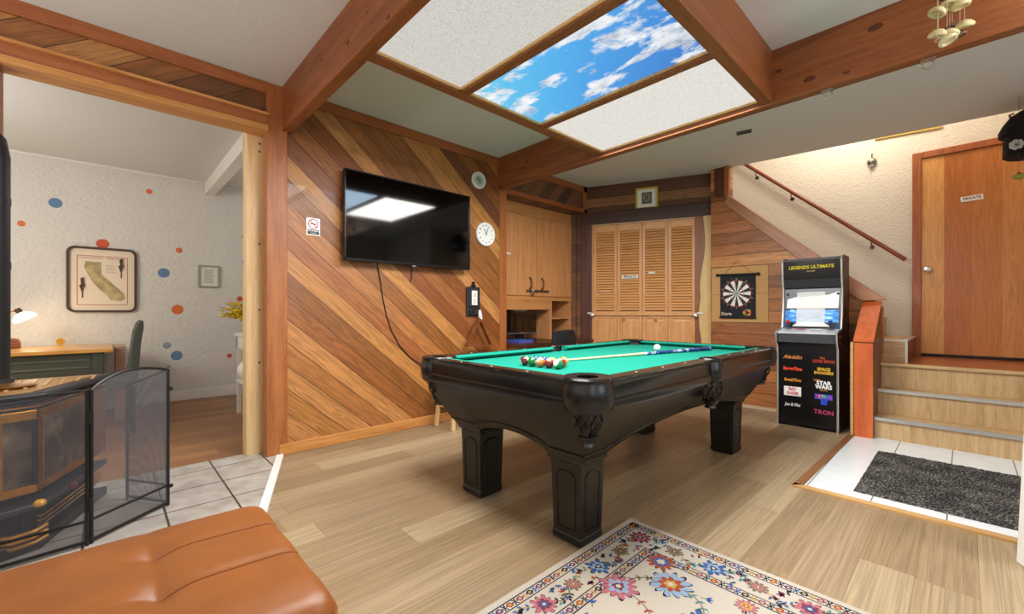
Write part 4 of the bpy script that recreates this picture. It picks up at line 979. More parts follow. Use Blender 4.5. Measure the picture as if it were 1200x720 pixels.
lg('TRON',cR,.168,.056,'#d84a78',.95,0,.0006)
for z in (.86,.80): MB().cyl((AX1,4.75,z),(AX1+.006,4.75,z),.014,n=14).build('side_button', C('btn_r','#b3202a',rough=.3), ar)
# ------------------------------------------------------------------ rug
RX0, RX1, RY0, RY1 = -1.2, .75, .42, 1.985
RC = ['#b3a99b','#262a3a','#70394a','#a8636c','#3a588c','#8499b2','#96492f','#b08f4c','#6e6a40','#4f7f7c','#7a6555','#b9afa1']
rmats = [plain('rug_%d'%i, c, .95, noise=.12, scale=350, spec=.05) for i, c in enumerate(RC)]
rg = MB(); rg.m(0).box(RX0,RX1,RY0,RY1,0,.009); RZ = .0092
random.seed(11)
def rq(ps, mi, lv): rg.mi = mi; rg.poly([(x,y,RZ+.00012*lv) for x,y in ps])
def rect(x0,x1,y0,y1,mi,lv): rq([(x0,y0),(x1,y0),(x1,y1),(x0,y1)],mi,lv)
def band(d0,d1,mi,lv):
    rect(RX0+d0,RX0+d1,RY0+d0,RY1-d0,mi,lv); rect(RX1-d1,RX1-d0,RY0+d0,RY1-d0,mi,lv)
    rect(RX0+d0,RX1-d0,RY1-d1,RY1-d0,mi,lv); rect(RX0+d0,RX1-d0,RY0+d0,RY0+d1,mi,lv)
def star(x,y,r,n,dep,mi,lv,rot=0,sx=1,sy=1):
    ps = []
    for i in range(n*6):
        a = 2*PI*i/(n*6)+rot; k = r*(1-dep*1.15*(1-abs(math.sin(PI*i/6))**.8))*random.uniform(.94,1.05)*(1+.12*math.sin(3.1*(i//6)+rot))
        ps.append((x+k*sx*math.cos(a), y+k*sy*math.sin(a)))
    # fan from the centre so that concave outlines stay clean
    rg.mi = mi; c = rg.bm.verts.new((x,y,RZ+.00012*lv)); vs = rg.pts([(px_,py_,RZ+.00012*lv) for px_,py_ in ps])
    for i in range(len(vs)): rg.face([c, vs[i], vs[(i+1)%len(vs)]])
def leaf(x,y,a,L,w,mi,lv):
    d = (math.cos(a),math.sin(a)); n = (-d[1],d[0])
    rq([(x,y),(x+d[0]*L*.4+n[0]*w,y+d[1]*L*.4+n[1]*w),(x+d[0]*L,y+d[1]*L),(x+d[0]*L*.4-n[0]*w,y+d[1]*L*.4-n[1]*w)],mi,lv)
def vine(ps, w, mi, lv, leaves=(), lm=1):
    for (x0,y0),(x1,y1) in zip(ps,ps[1:]):
        L = math.hypot(x1-x0,y1-y0) or 1; nx, ny = -(y1-y0)/L*w, (x1-x0)/L*w
        rq([(x0-nx,y0-ny),(x1-nx,y1-ny),(x1+nx,y1+ny),(x0+nx,y0+ny)],mi,lv)
    for i in leaves:
        (x0,y0),(x1,y1) = ps[i],ps[min(i+1,len(ps)-1)]; a = math.atan2(y1-y0,x1-x0)
        leaf(x0,y0,a+.9,.026,.006,lm,lv); leaf(x0,y0,a-.9,.026,.006,lm,lv)
def curve(x0,y0,x1,y1,b,n=10):
    L = math.hypot(x1-x0,y1-y0); nx, ny = -(y1-y0)/L*b, (x1-x0)/L*b
    return [(x0+(x1-x0)*t/n+nx*math.sin(PI*t/n), y0+(y1-y0)*t/n+ny*math.sin(PI*t/n)) for t in range(n+1)]
band(.028,.034,1,1); band(.068,.073,1,1); band(.196,.201,1,1); band(.236,.242,1,1); band(.034,.068,11,1)
def chain(off, step, lv):
    k = 0
    for ax in (0,1):
        L0, L1 = (RY0,RY1) if ax == 0 else (RX0,RX1); s = L1-off if ax == 0 else L0+off; sg = -1 if ax == 0 else 1
        while (s > RY0+off if ax == 0 else s < RX1-off):
            x, y = (RX0+off, s) if ax == 0 else (s, RY1-off)
            c = [1,6,1,2,4,1,7,6][k%8]
            if ax == 1 and k == 0: k = 1; s += sg*step; continue
            if k % 2: star(x,y,.0145,4,.15,c,lv,.3); star(x,y,.0065,4,.1,[11,7,3,5][k%4],lv+1)
            else:
                for q in (-1,1):
                    d = (0,1) if ax == 0 else (1,0); n = (1,0) if ax == 0 else (0,1)
                    rq([(x-d[0]*.010-n[0]*q*.015,y-d[1]*.010-n[1]*q*.015),(x-d[0]*.005-n[0]*q*.017,y-d[1]*.005-n[1]*q*.017),(x+d[0]*.010+n[0]*q*.015,y+d[1]*.010+n[1]*q*.015),(x+d[0]*.005+n[0]*q*.017,y+d[1]*.005+n[1]*q*.017)],c,lv)
                    leaf(x+d[0]*q*.004,y+d[1]*q*.004,math.atan2(d[1]*q,d[0]*q),.014,.004,1,lv)
            k += 1; s += sg*step
chain(.050,.026,2); chain(.219,.029,2)
def bloom(x,y,r,c1,c2,c3,lv=3,rot=0,n=10):
    star(x,y,r*1.16,n,.36,1,lv,rot); star(x,y,r*1.08,n,.36,c1,lv+1,rot+.02); star(x,y,r*.66,n//2+2,.3,c2,lv+2,rot); star(x,y,r*.36,6,.3,c3,lv+3,rot); star(x,y,r*.16,5,.2,11,lv+4)
seq = [(2,3,1),(10,8,2),(4,5,1),(10,3,8),(3,2,4),(10,7,2)]
mb = .134
for i in range(14):
    c = seq[i%6]; big = .046 if i % 2 == 0 else .034
    y = RY1-mb-.17*i; x = RX0+mb
    if y > RY0+.1:
        bloom(x,y,big,*c,rot=i)
        v = curve(x,y-.03,x,y-.14,.042 if i % 2 else -.042); vine(v,.0028,8 if i%2 else 7,2,(2,4,6,8),[1,4,9][i%3])
        for q in (-1,1): leaf(x+.045*q,y-.085,PI/2*q+1.2,.032,.008,[4,1,6][i%3],3); leaf(x+.03*q,y-.07,1.2*q-1,.026,.006,1,3); leaf(x+.035*q,y-.11,-1.2*q,.028,.006,[9,1,2][i%3],3)
    if i:
        x = RX0+mb+.17*i; y = RY1-mb
        if x < RX1-.2:
            bloom(x,y,big,*c,rot=i)
        v = curve(x-.14,y,x-.03,y,.042 if i % 2 else -.042); vine(v,.0028,8 if i%2 else 7,2,(2,4,6,8),[1,4,9][i%3])
        for q in (-1,1): leaf(x-.085,y+.045*q,q*1.2,.032,.008,[4,1,6][i%3],3); leaf(x-.07,y+.03*q,q*2.2,.026,.006,1,3); leaf(x-.11,y+.035*q,-q*.8,.028,.006,[9,1,2][i%3],3)
for i in range(170):
    e = i % 2; s_ = random.uniform(.0,1.9); d = random.uniform(.085,.185)
    x, y = (RX0+d, RY1-.08-s_) if e == 0 else (RX0+.08+s_, RY1-d)
    f = (s_-.054+.0)/.17; f = abs(f-round(f))*.17
    if f > .045:
        a = random.uniform(0,6.28); c = [4,10,4,2,6,9,8,3][i%8]
        for q in (-.9,0,.9): leaf(x,y,a+q,.022,.0055,c,3)
fl = [(-.80,1.62,.075,5,6,7),(-.935,1.46,.07,3,5,2),(-.62,1.50,.06,4,7,2),(-.90,1.735,.055,6,4,11),(-.55,1.70,.035,3,7,6),(-.42,1.42,.07,4,5,7),(-.70,1.30,.06,6,3,7),(-.30,1.62,.06,3,2,7),(-.90,1.18,.06,4,5,6),(-.12,1.45,.06,5,4,6),(-.5,1.15,.07,3,6,4),(.1,1.62,.06,6,7,2),(-.75,1.0,.05,4,7,6),(-.25,1.2,.06,2,3,7)]
for i,(x,y,r,a,b,c) in enumerate(fl): bloom(x,y,r,a,b,c,4,i,12)
lk_ = [(0,1),(0,2),(2,5),(1,6),(2,4),(5,7),(6,8),(5,9),(6,10),(7,11),(8,12),(10,13)]
for i,(a,b) in enumerate(lk_):
    v = curve(fl[a][0],fl[a][1],fl[b][0],fl[b][1],.05*(1 if i%2 else -1),12); vine(v,.0025,10 if i%2 else 1,2,(4,6,8),[8,9,4,6][i%4])
for i in range(150):
    x, y = random.uniform(-.94,.45), random.uniform(.6,1.73)
    if all(math.hypot(x-f[0],y-f[1]) > f[2]+.035 for f in fl):
        t = i % 3
        if t == 0: star(x,y,.02,5,.4,[7,6,3,8][i%4],3,i); star(x,y,.009,4,.2,[2,4,11][i%3],4)
        else:
            a = random.uniform(0,6.28); vine([(x,y),(x+.03*math.cos(a),y+.03*math.sin(a))],.002,8,2)
            for q in (-.7,0,.7): leaf(x+.02*math.cos(a),y+.02*math.sin(a),a+q,.03,.006,[4,9,8,6,5][i%5],3)
o = rg.build('persian_rug', rmats, origin='base'); tag(o,'cream persian style rug with floral pattern and dark border lines','rug')

# ------------------------------------------------------------------ door mat
m, nt, b = newmat('mat_pile'); tc = N(nt,'ShaderNodeTexCoord').outputs['Object']
n1 = N(nt,'ShaderNodeTexNoise',{'Vector':tc,'Scale':85,'Detail':4}).outputs[0]; n2 = N(nt,'ShaderNodeTexNoise',{'Vector':tc,'Scale':6,'Detail':3}).outputs[0]
c_ = ramp(nt,n1,[(.32,'#222224'),(.48,'#4a4846'),(.58,'#78726d'),(.7,'#a8a29c')]); nt.links.new(mixc(nt,1,c_,ramp(nt,n2,[(.35,'#b0b0b0'),(.65,'#ffffff')]),'MULTIPLY'),b.inputs['Base Color']); b.inputs['Roughness'].default_value = 1; b.inputs['Specular IOR Level'].default_value = .05
nt.links.new(N(nt,'ShaderNodeBump',{'Height':n1,'Strength':1,'Distance':.01}).outputs[0],b.inputs['Normal'])
random.seed(5); g = []; NX, NY = 110, 130
for j in range(NY+1):
    r = []
    for i in range(NX+1):
        x = -.462+.93*i/NX; y = 3.262+1.05*j/NY
        ed = min(i,NX-i,j,NY-j)
        z = .0075 if ed == 0 else .018+random.uniform(-.003,.005)
        r.append((x+random.uniform(-.003,.003),y+random.uniform(-.003,.003),z))
    g.append(r)
o = MB().grid(g).build('door_mat', m, smooth=True, origin='base', sharp=180); tag(o,'thick mottled dark grey doormat on white tiles before the steps','doormat')

# ------------------------------------------------------------------ ottoman bench
ot = thing('leather_ottoman', (-1.34,-.4,0), 'long tan leather tufted ottoman bench in the left foreground', 'ottoman')
OX0, OX1, OY0, OY1 = -1.69, -.985, -1.25, .395
def oz(x,y):
    u = (x-(OX0+OX1)/2)/((OX1-OX0)/2); v = (y-(OY0+OY1)/2)/((OY1-OY0)/2)
    z = .432+.022*(1-u*u*u*u)*(1-v**6)
    dy = y-.085
    z -= .011*math.exp(-abs(dy)/.014)*(1-u**8)
    for sx_ in (-1.482,-1.268):
        dx = x-sx_
        f = max(0,1-dy/.34) if dy > 0 else math.exp(dy/.06)
        z -= .011*math.exp(-abs(dx)/.012)*(.25+.75*f if dy > 0 else f)*(1 if v < .97 else .3)
        z -= .016*math.exp(-(dx*dx+dy*dy)/.0022)
    z += .006*math.sin((x-OX0)/(OX1-OX0)*3*PI)**2*(1 if dy > 0 else math.exp(dy/.2))
    e = min(x-OX0,OX1-x,y-OY0,OY1-y); R = .045
    if e < R: z -= R-math.sqrt(max(0,R*R-(R-e)**2))
    return z
def osq(x,y):   # round the plan corners
    R = .06
    for cx_,sx_ in ((OX0,1),(OX1,-1)):
        for cy_,sy_ in ((OY0,1),(OY1,-1)):
            ax, ay = (x-cx_)*sx_, (y-cy_)*sy_
            if ax < R and ay < R:
                dx, dy = R-ax, R-ay; mx = max(dx,dy); l = math.hypot(dx,dy)
                if l > 0: dx, dy = dx/l*mx, dy/l*mx
                return cx_+sx_*(R-dx), cy_+sy_*(R-dy)
    return x, y
def ease(n, a, b, extra=()):
    L = b-a; s = [0,.002,.006,.012,.02,.03,.045]
    mid = [a+.045+(L-.09)*i/n for i in range(1,n)]
    return sorted(set([a+q for q in s]+mid+[b-q for q in s]+list(extra)))
xs = ease(70,OX0,OX1); ys = ease(120,OY0,OY1)
rows = [[(*osq(x,y), oz(x,y)) for x in xs] for y in ys]
cush = MB().grid(rows)
per = [rows[0][i] for i in range(len(xs))]+[rows[j][-1] for j in range(1,len(ys))]+[rows[-1][i] for i in range(len(xs)-2,-1,-1)]+[rows[j][0] for j in range(len(ys)-2,0,-1)]
base = []
for zz in (None,.36,.33,.33,.08):
    base.append([(p[0],p[1],p[2] if zz is None else zz) for p in per]+[(per[0][0],per[0][1],per[0][2] if zz is None else zz)])
cush.grid(base)
cu_ = cush.build('upholstery', M['tan'], ot, smooth=True, weld=True, sharp=180)
MB().tube([(p[0]+(.003 if p[0] > -1.34 else -.003),p[1]+(.003 if p[1] > -.4 else -.003),p[2]-.006) for p in per[::2]], .0045, 6, closed=True).build('piping', M['tan'], cu_, smooth=True)
stt = MB()
for sx_ in (-1.482,-1.268): stt.tube([(sx_+.012*math.sin(k/24*PI),.085+.31*k/24,oz(sx_+.012*math.sin(k/24*PI),.085+.31*k/24)+.0004) for k in range(24)],.0017,5)
stt.tube([(x,.085,oz(x,.085)+.0002) for x in [OX0+.03+(OX1-OX0-.06)*k/40 for k in range(41)]],.002,5)
stt.build('stitching', M['seam'], cu_)
for x in (OX0+.07,OX1-.07):
    for y in (OY0+.07,OY1-.07): MB().cyl((x,y,.0),(x,y,.085),.02,.028,14).build('leg', M['black'], ot)

# ------------------------------------------------------------------ stove and fire screen
sv = thing('wood_stove', (-3.1,-.45,0), 'black wood stove with brass door trim and brass top grille', 'stove')
top = [(-3.50,.025),(-2.86,-.195),(-2.80,-.335),(-2.84,-.55),(-3.2,-1.0),(-3.50,-1.0)]
def inset(poly, d):
    c = Vector((sum(p[0] for p in poly)/len(poly), sum(p[1] for p in poly)/len(poly)))
    return [tuple(Vector(p)+(c-Vector(p)).normalized()*d) for p in poly]
MB().pz(top,.690,.722).build('top_plate', M['iron'], sv, bevel=.01)
MB().pz(inset(top,.075),.70,.7245).build('top_grille', C('grille_tan','#b98a52',rough=.4,metal=.3), sv)
gr = MB()
for k in range(15):
    y = -.80+.055*k; gr.bar((-3.38,y-.02,.727),(-3.0+min(.0,-(y+.3)*.9 if y > -.3 else 0),y+.02-.05,.727),.012,.005)
gr.build('grille_bars', C('brass_worn','#d6a868',rough=.35,metal=.4), sv)
MB().lathe([(.0,0),(.09,.0),(.10,.008),(.06,.012),(.0,.012)],(-3.12,-.34,.729),24).build('lid', M['brass_d'], sv, smooth=True)
bd = inset(top,.05)
for i, z in enumerate((.682,.668,.654)):
    MB().pz(inset(top,.022+.008*i),z-.009,z).build('top_louvre', M['iron_d'] if i != 1 else M['brass_d'], sv)
MB().pz(bd,.27,.66).build('firebox', M['iron_d'], sv)
def facet(p, q, z0, z1, t, nm, mt, e0=0, e1=0, out=.0):
    p, q = Vector((*p,0)), Vector((*q,0)); d = (q-p).normalized(); n = Vector((d.y,-d.x,0)); n = n if n.x > 0 or n.y > 0 else -n
    a, b = p+d*e0+n*out, q-d*e1+n*out
    return MB().ext([(a.x,a.y,z0),(b.x,b.y,z0),(b.x,b.y,z1),(a.x,a.y,z1)], n*t).build(nm,mt,sv,bevel=.002)
m, nt, b = newmat('stove_glass'); tc = N(nt,'ShaderNodeTexCoord').outputs['Object']
nz = N(nt,'ShaderNodeTexNoise',{'Vector':tc,'Scale':7,'Detail':5}).outputs[0]
nt.links.new(ramp(nt,nz,[(.35,'#2a221c'),(.55,'#6a5848'),(.7,'#a08a70')]),b.inputs['Base Color']); b.inputs['Roughness'].default_value = .08; b.inputs['Metallic'].default_value = .3
fa = [bd[3],bd[2],bd[1],bd[0]]
for (p,q),(g0,g1) in zip(((fa[0],fa[1]),(fa[1],fa[2]),(fa[2],fa[3])),((.02,.05),(.025,.012),(.012,.2))):
    L = (Vector(p)-Vector(q)).length
    facet(p,q,.275,.645,.012,'door_surround',M['brass'],0,0)
    facet(p,q,.312,.605,.006,'door_glass',m,g0,g1,.012)
    facet(p,q,.305,.613,.012,'glass_frame',M['brass_d'] ,g0-.006,L-g0-.004,.010)
    facet(p,q,.312,.605,.016,'mullion',M['iron_d'],L-g1-.004,g1-.012,.010)
ld = [(p[0]+.045,p[1]+.02) for p in bd]
MB().pz(ld[:4]+[(-3.2,-.95),(-3.5,-.95)],.205,.235).build('ash_ledge', M['iron'], sv, bevel=.008)
MB().pz(inset(top,.11),.06,.27).build('pedestal', M['iron_d'], sv)
MB().pz(inset(top,.03),.0125,.06).build('base_plate', M['iron_d'], sv, bevel=.004)
for i, z in enumerate((.165,.145,.125)):
    MB().bar((-2.875,-.22,z),(-3.42,-.03,z),.02,.008).build('brass_louvre', M['brass'], sv)
MB().sph((-2.80,-.215,.245),.022,14,(1,1,.8)).build('air_control_knob', plain('amber_knob','#e0a028',.2,coat=.4), sv, smooth=True)
MB().sph((-2.98,-.12,.245),.018,14).build('air_control_knob', C('red_brown','#6a2a1a',rough=.3), sv, smooth=True)
for i, z in enumerate((.115,.09,.065)):
    MB().tube([(-2.88,-.36,z-.01),(-2.845,-.30,z-.012),(-2.85,-.235,z-.006),(-2.885,-.20,z)],.012,8).build('brass_curl', M['brass_d'], sv, smooth=True)
pp_ = thing('stove_pipe', (-3.30,-.430,.725), 'dark grey stove pipe rising from the black stove at left edge', 'stove pipe')
MB().cyl((-3.30,-.430,.733),(-3.30,-.430,1.86),.078,n=28).build('flue', M['pipe'], pp_, smooth=True)
for z in (1.30,1.62): MB().cyl((-3.30,-.430,z),(-3.30,-.430,z+.035),.0805,n=28).build('pipe_joint', M['pipe'], pp_, smooth=True)
MB().tube([(-3.30,-.43,1.84),(-3.30,-.44,1.92),(-3.31,-.49,1.99),(-3.33,-.58,2.03),(-3.35,-.72,2.05),(-3.38,-1.4,2.05)],[.080,.081,.081,.08,.08,.08],24).build('elbow', M['pipe'], pp_, smooth=True)
MB().cyl((-3.30,-.430,.733),(-3.30,-.430,.755),.092,n=28).build('pipe_collar', M['iron'], pp_)

fs = thing('fire_screen', (-2.8,-.05,.0125), 'folding black mesh fire screen standing around the stove', 'fire screen')
def mesh_mat(nm, dr, cov=.29):
    m, nt, b = newmat(nm); tc = N(nt,'ShaderNodeTexCoord').outputs['Object']
    s_ = N(nt,'ShaderNodeVectorMath',{0:tc,1:(dr[0],dr[1],0)},operation='DOT_PRODUCT').outputs['Value']; z_ = N(nt,'ShaderNodeSeparateXYZ',{0:tc}).outputs[2]
    p = .0062; w = []
    for op in ('ADD','SUBTRACT'):
        f = math_(nt,'FRACT',math_(nt,'DIVIDE',math_(nt,'ADD',math_(nt,op,s_,z_),20.0),p)); w.append(math_(nt,'LESS_THAN',f,cov))
    nt.links.new(math_(nt,'MAXIMUM',*w),b.inputs['Alpha']); b.inputs['Base Color'].default_value = srgb('#6a6a70'); b.inputs['Roughness'].default_value = .5; b.inputs['Metallic'].default_value = .2
    return m
HB = (-2.77,-.066); CR = (-3.04,.247)
def panel(p, q, zt, n=20, cov=.29):
    P_, Q_ = Vector((*p,0)), Vector((*q,0)); d = (Q_-P_).normalized(); L = (Q_-P_).length
    pts = [P_+d*(L*i/n)+Vector((0,0,zt(i/n))) for i in range(n+1)]
    lo = [Vector((v.x,v.y,.03)) for v in pts]
    fr_ = MB(); fr_.tube([(P_.x,P_.y,.014)]+pts+[(Q_.x,Q_.y,.014)],.0075,6); fr_.bar((P_.x,P_.y,.03),(Q_.x,Q_.y,.03),.012,.012); fr_.bar((P_.x,P_.y,.125),(Q_.x,Q_.y,.125),.009,.009)
    f = fr_.build('panel_frame', M['black'], fs)
    MB().strip(lo,pts).build('wire_mesh', mesh_mat('wire_mesh_%d'%int(L*1000),d,cov), f)
panel((-2.715,-.62),HB,lambda t: .705+.022*t, cov=.15)
panel((HB[0]-.012,HB[1]+.014),CR,lambda t: .727+.04*t+.05*math.sin(PI*t**.8))
panel((CR[0]-.008,CR[1]-.004),(-3.30,.085),lambda t: .766-.10*t)
for z in (.2,.6): MB().cyl((HB[0],HB[1]+.007,z-.03),(HB[0],HB[1]+.007,z+.03),.011,n=10).build('hinge', M['blackm'], fs)
for z in (.12,.66): MB().sph((CR[0]+.004,CR[1]+.012,z),.011,10).build('catch_knob', M['black'], fs)

# ------------------------------------------------------------------ side room
dt = [(-.394,2.232,.052,'b','large blue dot high on the side room wall, left of map'),(-.631,1.982,.029,'o','small orange dot near the stove pipe, above desk lamp'),(.362,2.498,.030,'o','small orange dot highest on the side room wall'),
 (-.033,1.839,.054,'r','red orange dot half hidden behind top of framed map'),(.64,1.834,.033,'o','small orange dot between the map and small grey frame'),(.495,1.549,.056,'b','blue dot just right of the framed map'),
 (.624,1.111,.058,'o','largest orange dot, below the small grey frame'),(.523,.68,.040,'g','grey dot above the low blue dot'),(.616,.551,.057,'b','low blue dot right of the desk chair'),
 (1.161,.512,.028,'r','small red dot low beside the white stand'),(1.276,1.253,.034,'r','red dot above the yellow flowers'),(-.357,.769,.034,'y','yellow dot just above desk top'),(.539,.423,.016,'g','tiny grey dot lowest on the wall'),
 (1.33,2.077,.032,'r','red dot at pine post, higher of two'),(1.345,1.749,.045,'b','blue dot beside the pine post')]
dc = {'b':'#5f84a8','o':'#d9713a','r':'#d0583a','g':'#93a0a4','y':'#d9a030'}
for y,z,r,c,l in dt:
    o = MB().cyl((FW,y,z),(FW+.002,y,z),r,n=40).build('wall_dot', C('dot_'+c,dc[c],rough=.7), origin=(FW,y,z)); tag(o,l,'wall sticker','dots on the side room wall')
mp = thing('framed_map', (FW,-.03,1.43), 'dark framed map poster with cream border above wooden desk', 'framed map')
def rrect(y0,y1,z0,z1,r,x):
    ps = []
    for cy_,cz_,a0 in ((y1-r,z1-r,0),(y0+r,z1-r,90),(y0+r,z0+r,180),(y1-r,z0+r,270)):
        ps += [(x,cy_+r*math.cos(math.radians(a0+k*15)),cz_+r*math.sin(math.radians(a0+k*15))) for k in range(7)]
    return ps
y0,y1,z0,z1 = -.315,.252,1.078,1.795
o_ = rrect(y0,y1,z0,z1,.07,FW+.03); i_ = rrect(y0+.024,y1-.024,z0+.024,z1-.024,.05,FW+.03); fm = MB(); n = len(o_)
sh_ = lambda p,x: (x,p[1],p[2])
for k in range(n):
    q = (k+1)%n
    for P4 in ((o_[k],o_[q],i_[q],i_[k]),(o_[k],o_[q],sh_(o_[q],FW),sh_(o_[k],FW)),(i_[k],i_[q],sh_(i_[q],FW+.01),sh_(i_[k],FW+.01))): fm.poly(P4)
fm.build('frame', C('map_frame','#4a2e1c',rough=.4), mp, weld=True)
sheet = MB().ext(rrect(y0+.02,y1-.02,z0+.02,z1-.02,.05,FW+.008),(.003,0,0)).build('poster', C('map_cream','#e8d8c0',rough=.8), mp)
def mpq(u,v): return (FW+.0125, y0+.024+(y1-y0-.048)*u, z0+.024+(z1-z0-.048)*v)
cal = [(.24,.80),(.47,.79),(.47,.60),(.83,.28),(.86,.20),(.78,.15),(.62,.17),(.56,.25),(.46,.33),(.38,.42),(.33,.50),(.27,.60),(.22,.70)]
b = MB(); b.ext([mpq(u,v) for u,v in cal],(.0008,0,0)); b.build('map_land', plain('map_land','#b3a274',.8,noise=.35,scale=14), sheet)
b = MB()
for (u0,v0),(u1,v1) in (((.11,.09),(.89,.09)),((.11,.89),(.89,.89)),((.11,.09),(.11,.89)),((.89,.09),(.89,.89)),((.22,.70),(.24,.80)),((.27,.60),(.22,.70)),((.33,.50),(.27,.60)),((.38,.42),(.33,.50))):
    b.bar(mpq(u0,v0),mpq(u1,v1),.006,.001,(1,0,0))
b.build('red_border', C('map_red','#b8543c'), sheet)
for (u,v) in ((.19,.36),(.79,.70)):
    b = MB(); random.seed(3)
    for k in range(14): b.cyl(mpq(u+random.uniform(-.045,.045)*(1-k/18),v-.02+.013*k),tuple(Vector(mpq(u+random.uniform(-.03,.03),v-.02+.013*k))+Vector((.0008,0,0))),.018,n=8)
    b.bar(mpq(u,v-.16),mpq(u,v),.012,.001,(1,0,0)); b.build('tree_drawing', C('map_tree','#5a4434'), sheet)
text('Coast Redwood    Giant Sequoia', .028, mpq(.5,.86),(0,1,0),(0,0,1),'map_title',C('map_red','#b8543c'),sheet,.0003)
for k in range(4): text('lines of small print', .012, mpq(.62,.74-.04*k),(0,1,0),(0,0,1),'map_text',C('map_ink','#a08a74'),sheet,.0002) if False else MB().bar(mpq(.54,.74-.035*k),mpq(.69,.74-.035*k),.006,.0006,(1,0,0)).build('text_line',C('map_ink','#b8a48c'),sheet)

sf_ = thing('small_picture_frame', (FW,.94,1.53), 'small grey framed print on white wall near pine post', 'picture frame')
y0_,y1_,z0_,z1_ = .827,1.052,1.39,1.67
for e in ((y0_,y0_+.02,z0_,z1_),(y1_-.02,y1_,z0_,z1_),(y0_+.02,y1_-.02,z0_,z0_+.02),(y0_+.02,y1_-.02,z1_-.02,z1_)): MB().box(FW,FW+.022,*e).build('frame_side', C('frame_grey','#a09a92',rough=.4,metal=.3), sf_, bevel=.002)
MB().box(FW+.002,FW+.008,y0_+.02,y1_-.02,z0_+.02,z1_-.02).build('print', M['offwhite'], sf_)
for k in range(8): MB().box(FW+.008,FW+.0088,y0_+.06,y1_-.06-(k%3)*.01,z1_-.065-.022*k,z1_-.058-.022*k).build('print_line', C('print_ink','#77736e'), sf_)

dsk = thing('writing_desk', (-6.05,-.6,0), 'wooden desk with glossy orange top in the side room', 'desk')
MB().box(-6.55,-5.60,-1.5,.045,.70,.735).build('desk_top', plain('desk_orange_top','#d89a48',.3,noise=.2,scale=5,coat=.3), dsk, bevel=.006)
MB().box(-6.5,-5.66,-1.46,-.02,.50,.70).build('apron', C('desk_green','#4a4c3c',rough=.5), dsk)
for z in (.56,.63): MB().box(-5.66,-5.65,-1.4,-.12,z,z+.012).build('apron_moulding', C('desk_green2','#6a6a54',rough=.5), dsk)
for x in (-6.48,-5.68):
    for y in (-1.44,-.05): MB().box(x-.04,x+.04,y-.05,y+.03,0,.70).build('leg', M['desk_green'], dsk, bevel=.004)
lm = thing('desk_lamp', (-6.2,-.80,.735), 'desk lamp with glowing white glass shade on orange desk', 'lamp')
MB().lathe([(.07,0),(.07,.012),(.02,.02),(.012,.05)],(-6.2,-.84,.735),20).build('base', M['brass_d'], lm, smooth=True)
MB().tube([(-6.2,-.84,.76),(-6.2,-.82,.9),(-6.2,-.74,1.0),(-6.2,-.67,1.08),(-6.2,-.62,1.10)],.007,8).build('arm', M['brass_d'], lm, smooth=True)
MB().lathe([(.02,0),(.026,.02),(.022,.045),(.03,.05)],(-6.2,-.625,1.115),14,(0,.5,-.86)).build('socket', C('socket','#5a4a3a',rough=.4,metal=.5), lm, smooth=True)
MB().lathe([(.025,0),(.05,.012),(.078,.04),(.088,.07),(.07,.078),(.0,.08)],(-6.2,-.603,1.075),24,(0,.5,-.86)).build('shade', emis('lamp_glow','#fff4dc',2.2), lm, smooth=True)
lamp('desk_lamp_bulb', (-6.1,-.52,.95), 3.5, (1,.80,.5), .05)
lb = thing('letter_holder', (-6.2,-.66,.735), 'small brown wooden box on desk under the lamp', 'box')
MB().px([(-.75,.736),(-.60,.736),(-.60,.79),(-.615,.825),(-.66,.835),(-.75,.82)],-6.25,-6.15).build('carved_box', C('carved','#6a3c20',rough=.5), lb, bevel=.004)
for z in (.76,.785,.81): MB().box(-6.15,-6.146,-.74,-.615,z,z+.006).build('carved_line', C('carved2','#8f5a34'), lb)

dc_ = thing('desk_chair', (-5.35,-.1,0), 'grey green upholstered desk chair with curved back beside orange desk', 'chair')
pr_ = [(.125,.47),(.15,.62),(.165,.78),(.18,.90),(.205,.98),(.228,1.01),(.243,1.0),(.243,.93),(.225,.80),(.215,.65),(.205,.47)]
MB().px(pr_,-5.57,-5.13).build('backrest', M['chair_f'], dc_, bevel=.018, seg=3)
MB().box(-5.58,-5.12,-.30,.18,.40,.49).build('seat', M['chair_f'], dc_, bevel=.025, seg=3)
for x in (-5.54,-5.16):
    for y in (-.26,.17): MB().cyl((x,y,0),(x,y,.41),.018,.024,12).build('leg', M['black'], dc_)
bb = thing('beige_box', (-6.05,.12,0), 'tall beige box standing between the desk and chair back', 'box')
MB().box(-6.3,-5.85,.06,.135,0,.70).build('body', M['box'], bb, bevel=.004); MB().box(-6.305,-5.845,.055,.14,.70,.735).build('lid', C('lid_beige','#b88f76'), bb, bevel=.003)

ws = thing('plant_stand', (-5.2,1.17,0), 'slim white wooden stand behind the pine post', 'stand')
for x in (-5.34,-5.06):
    for y in (1.03,1.31): MB().box(x-.02,x+.02,y-.02,y+.02,0,.83).build('leg', M['paint'], ws, bevel=.003)
MB().box(-5.38,-5.02,.99,1.35,.83,.86).build('top', M['paint'], ws, bevel=.004)
MB().box(-5.37,-5.03,1.0,1.34,.34,.36).build('shelf', M['paint'], ws, bevel=.003)
MB().box(-5.36,-5.04,1.01,1.03,.70,.83).build('apron', M['paint'], ws)
o = MB().sph((-5.2,1.10,.47),.115,20,(1,1,.95)).build('paper_lantern', C('lantern','#efece6',rough=.9), smooth=True, origin='base'); tag(o,'round white cloth bundle on lower shelf of white stand','bundle')
vs = thing('flower_vase', (-5.2,1.15,.86), 'vase of bright yellow blossom branches on the white stand', 'vase')
MB().lathe([(.05,0),(.06,.03),(.055,.09),(.035,.14),(.045,.16),(.04,.16),(.03,.14)],(-5.2,1.15,.86),20).build('vase', M['white'], vs, smooth=True)
stm = MB(); blm = MB(); lfm = MB(); random.seed(21)
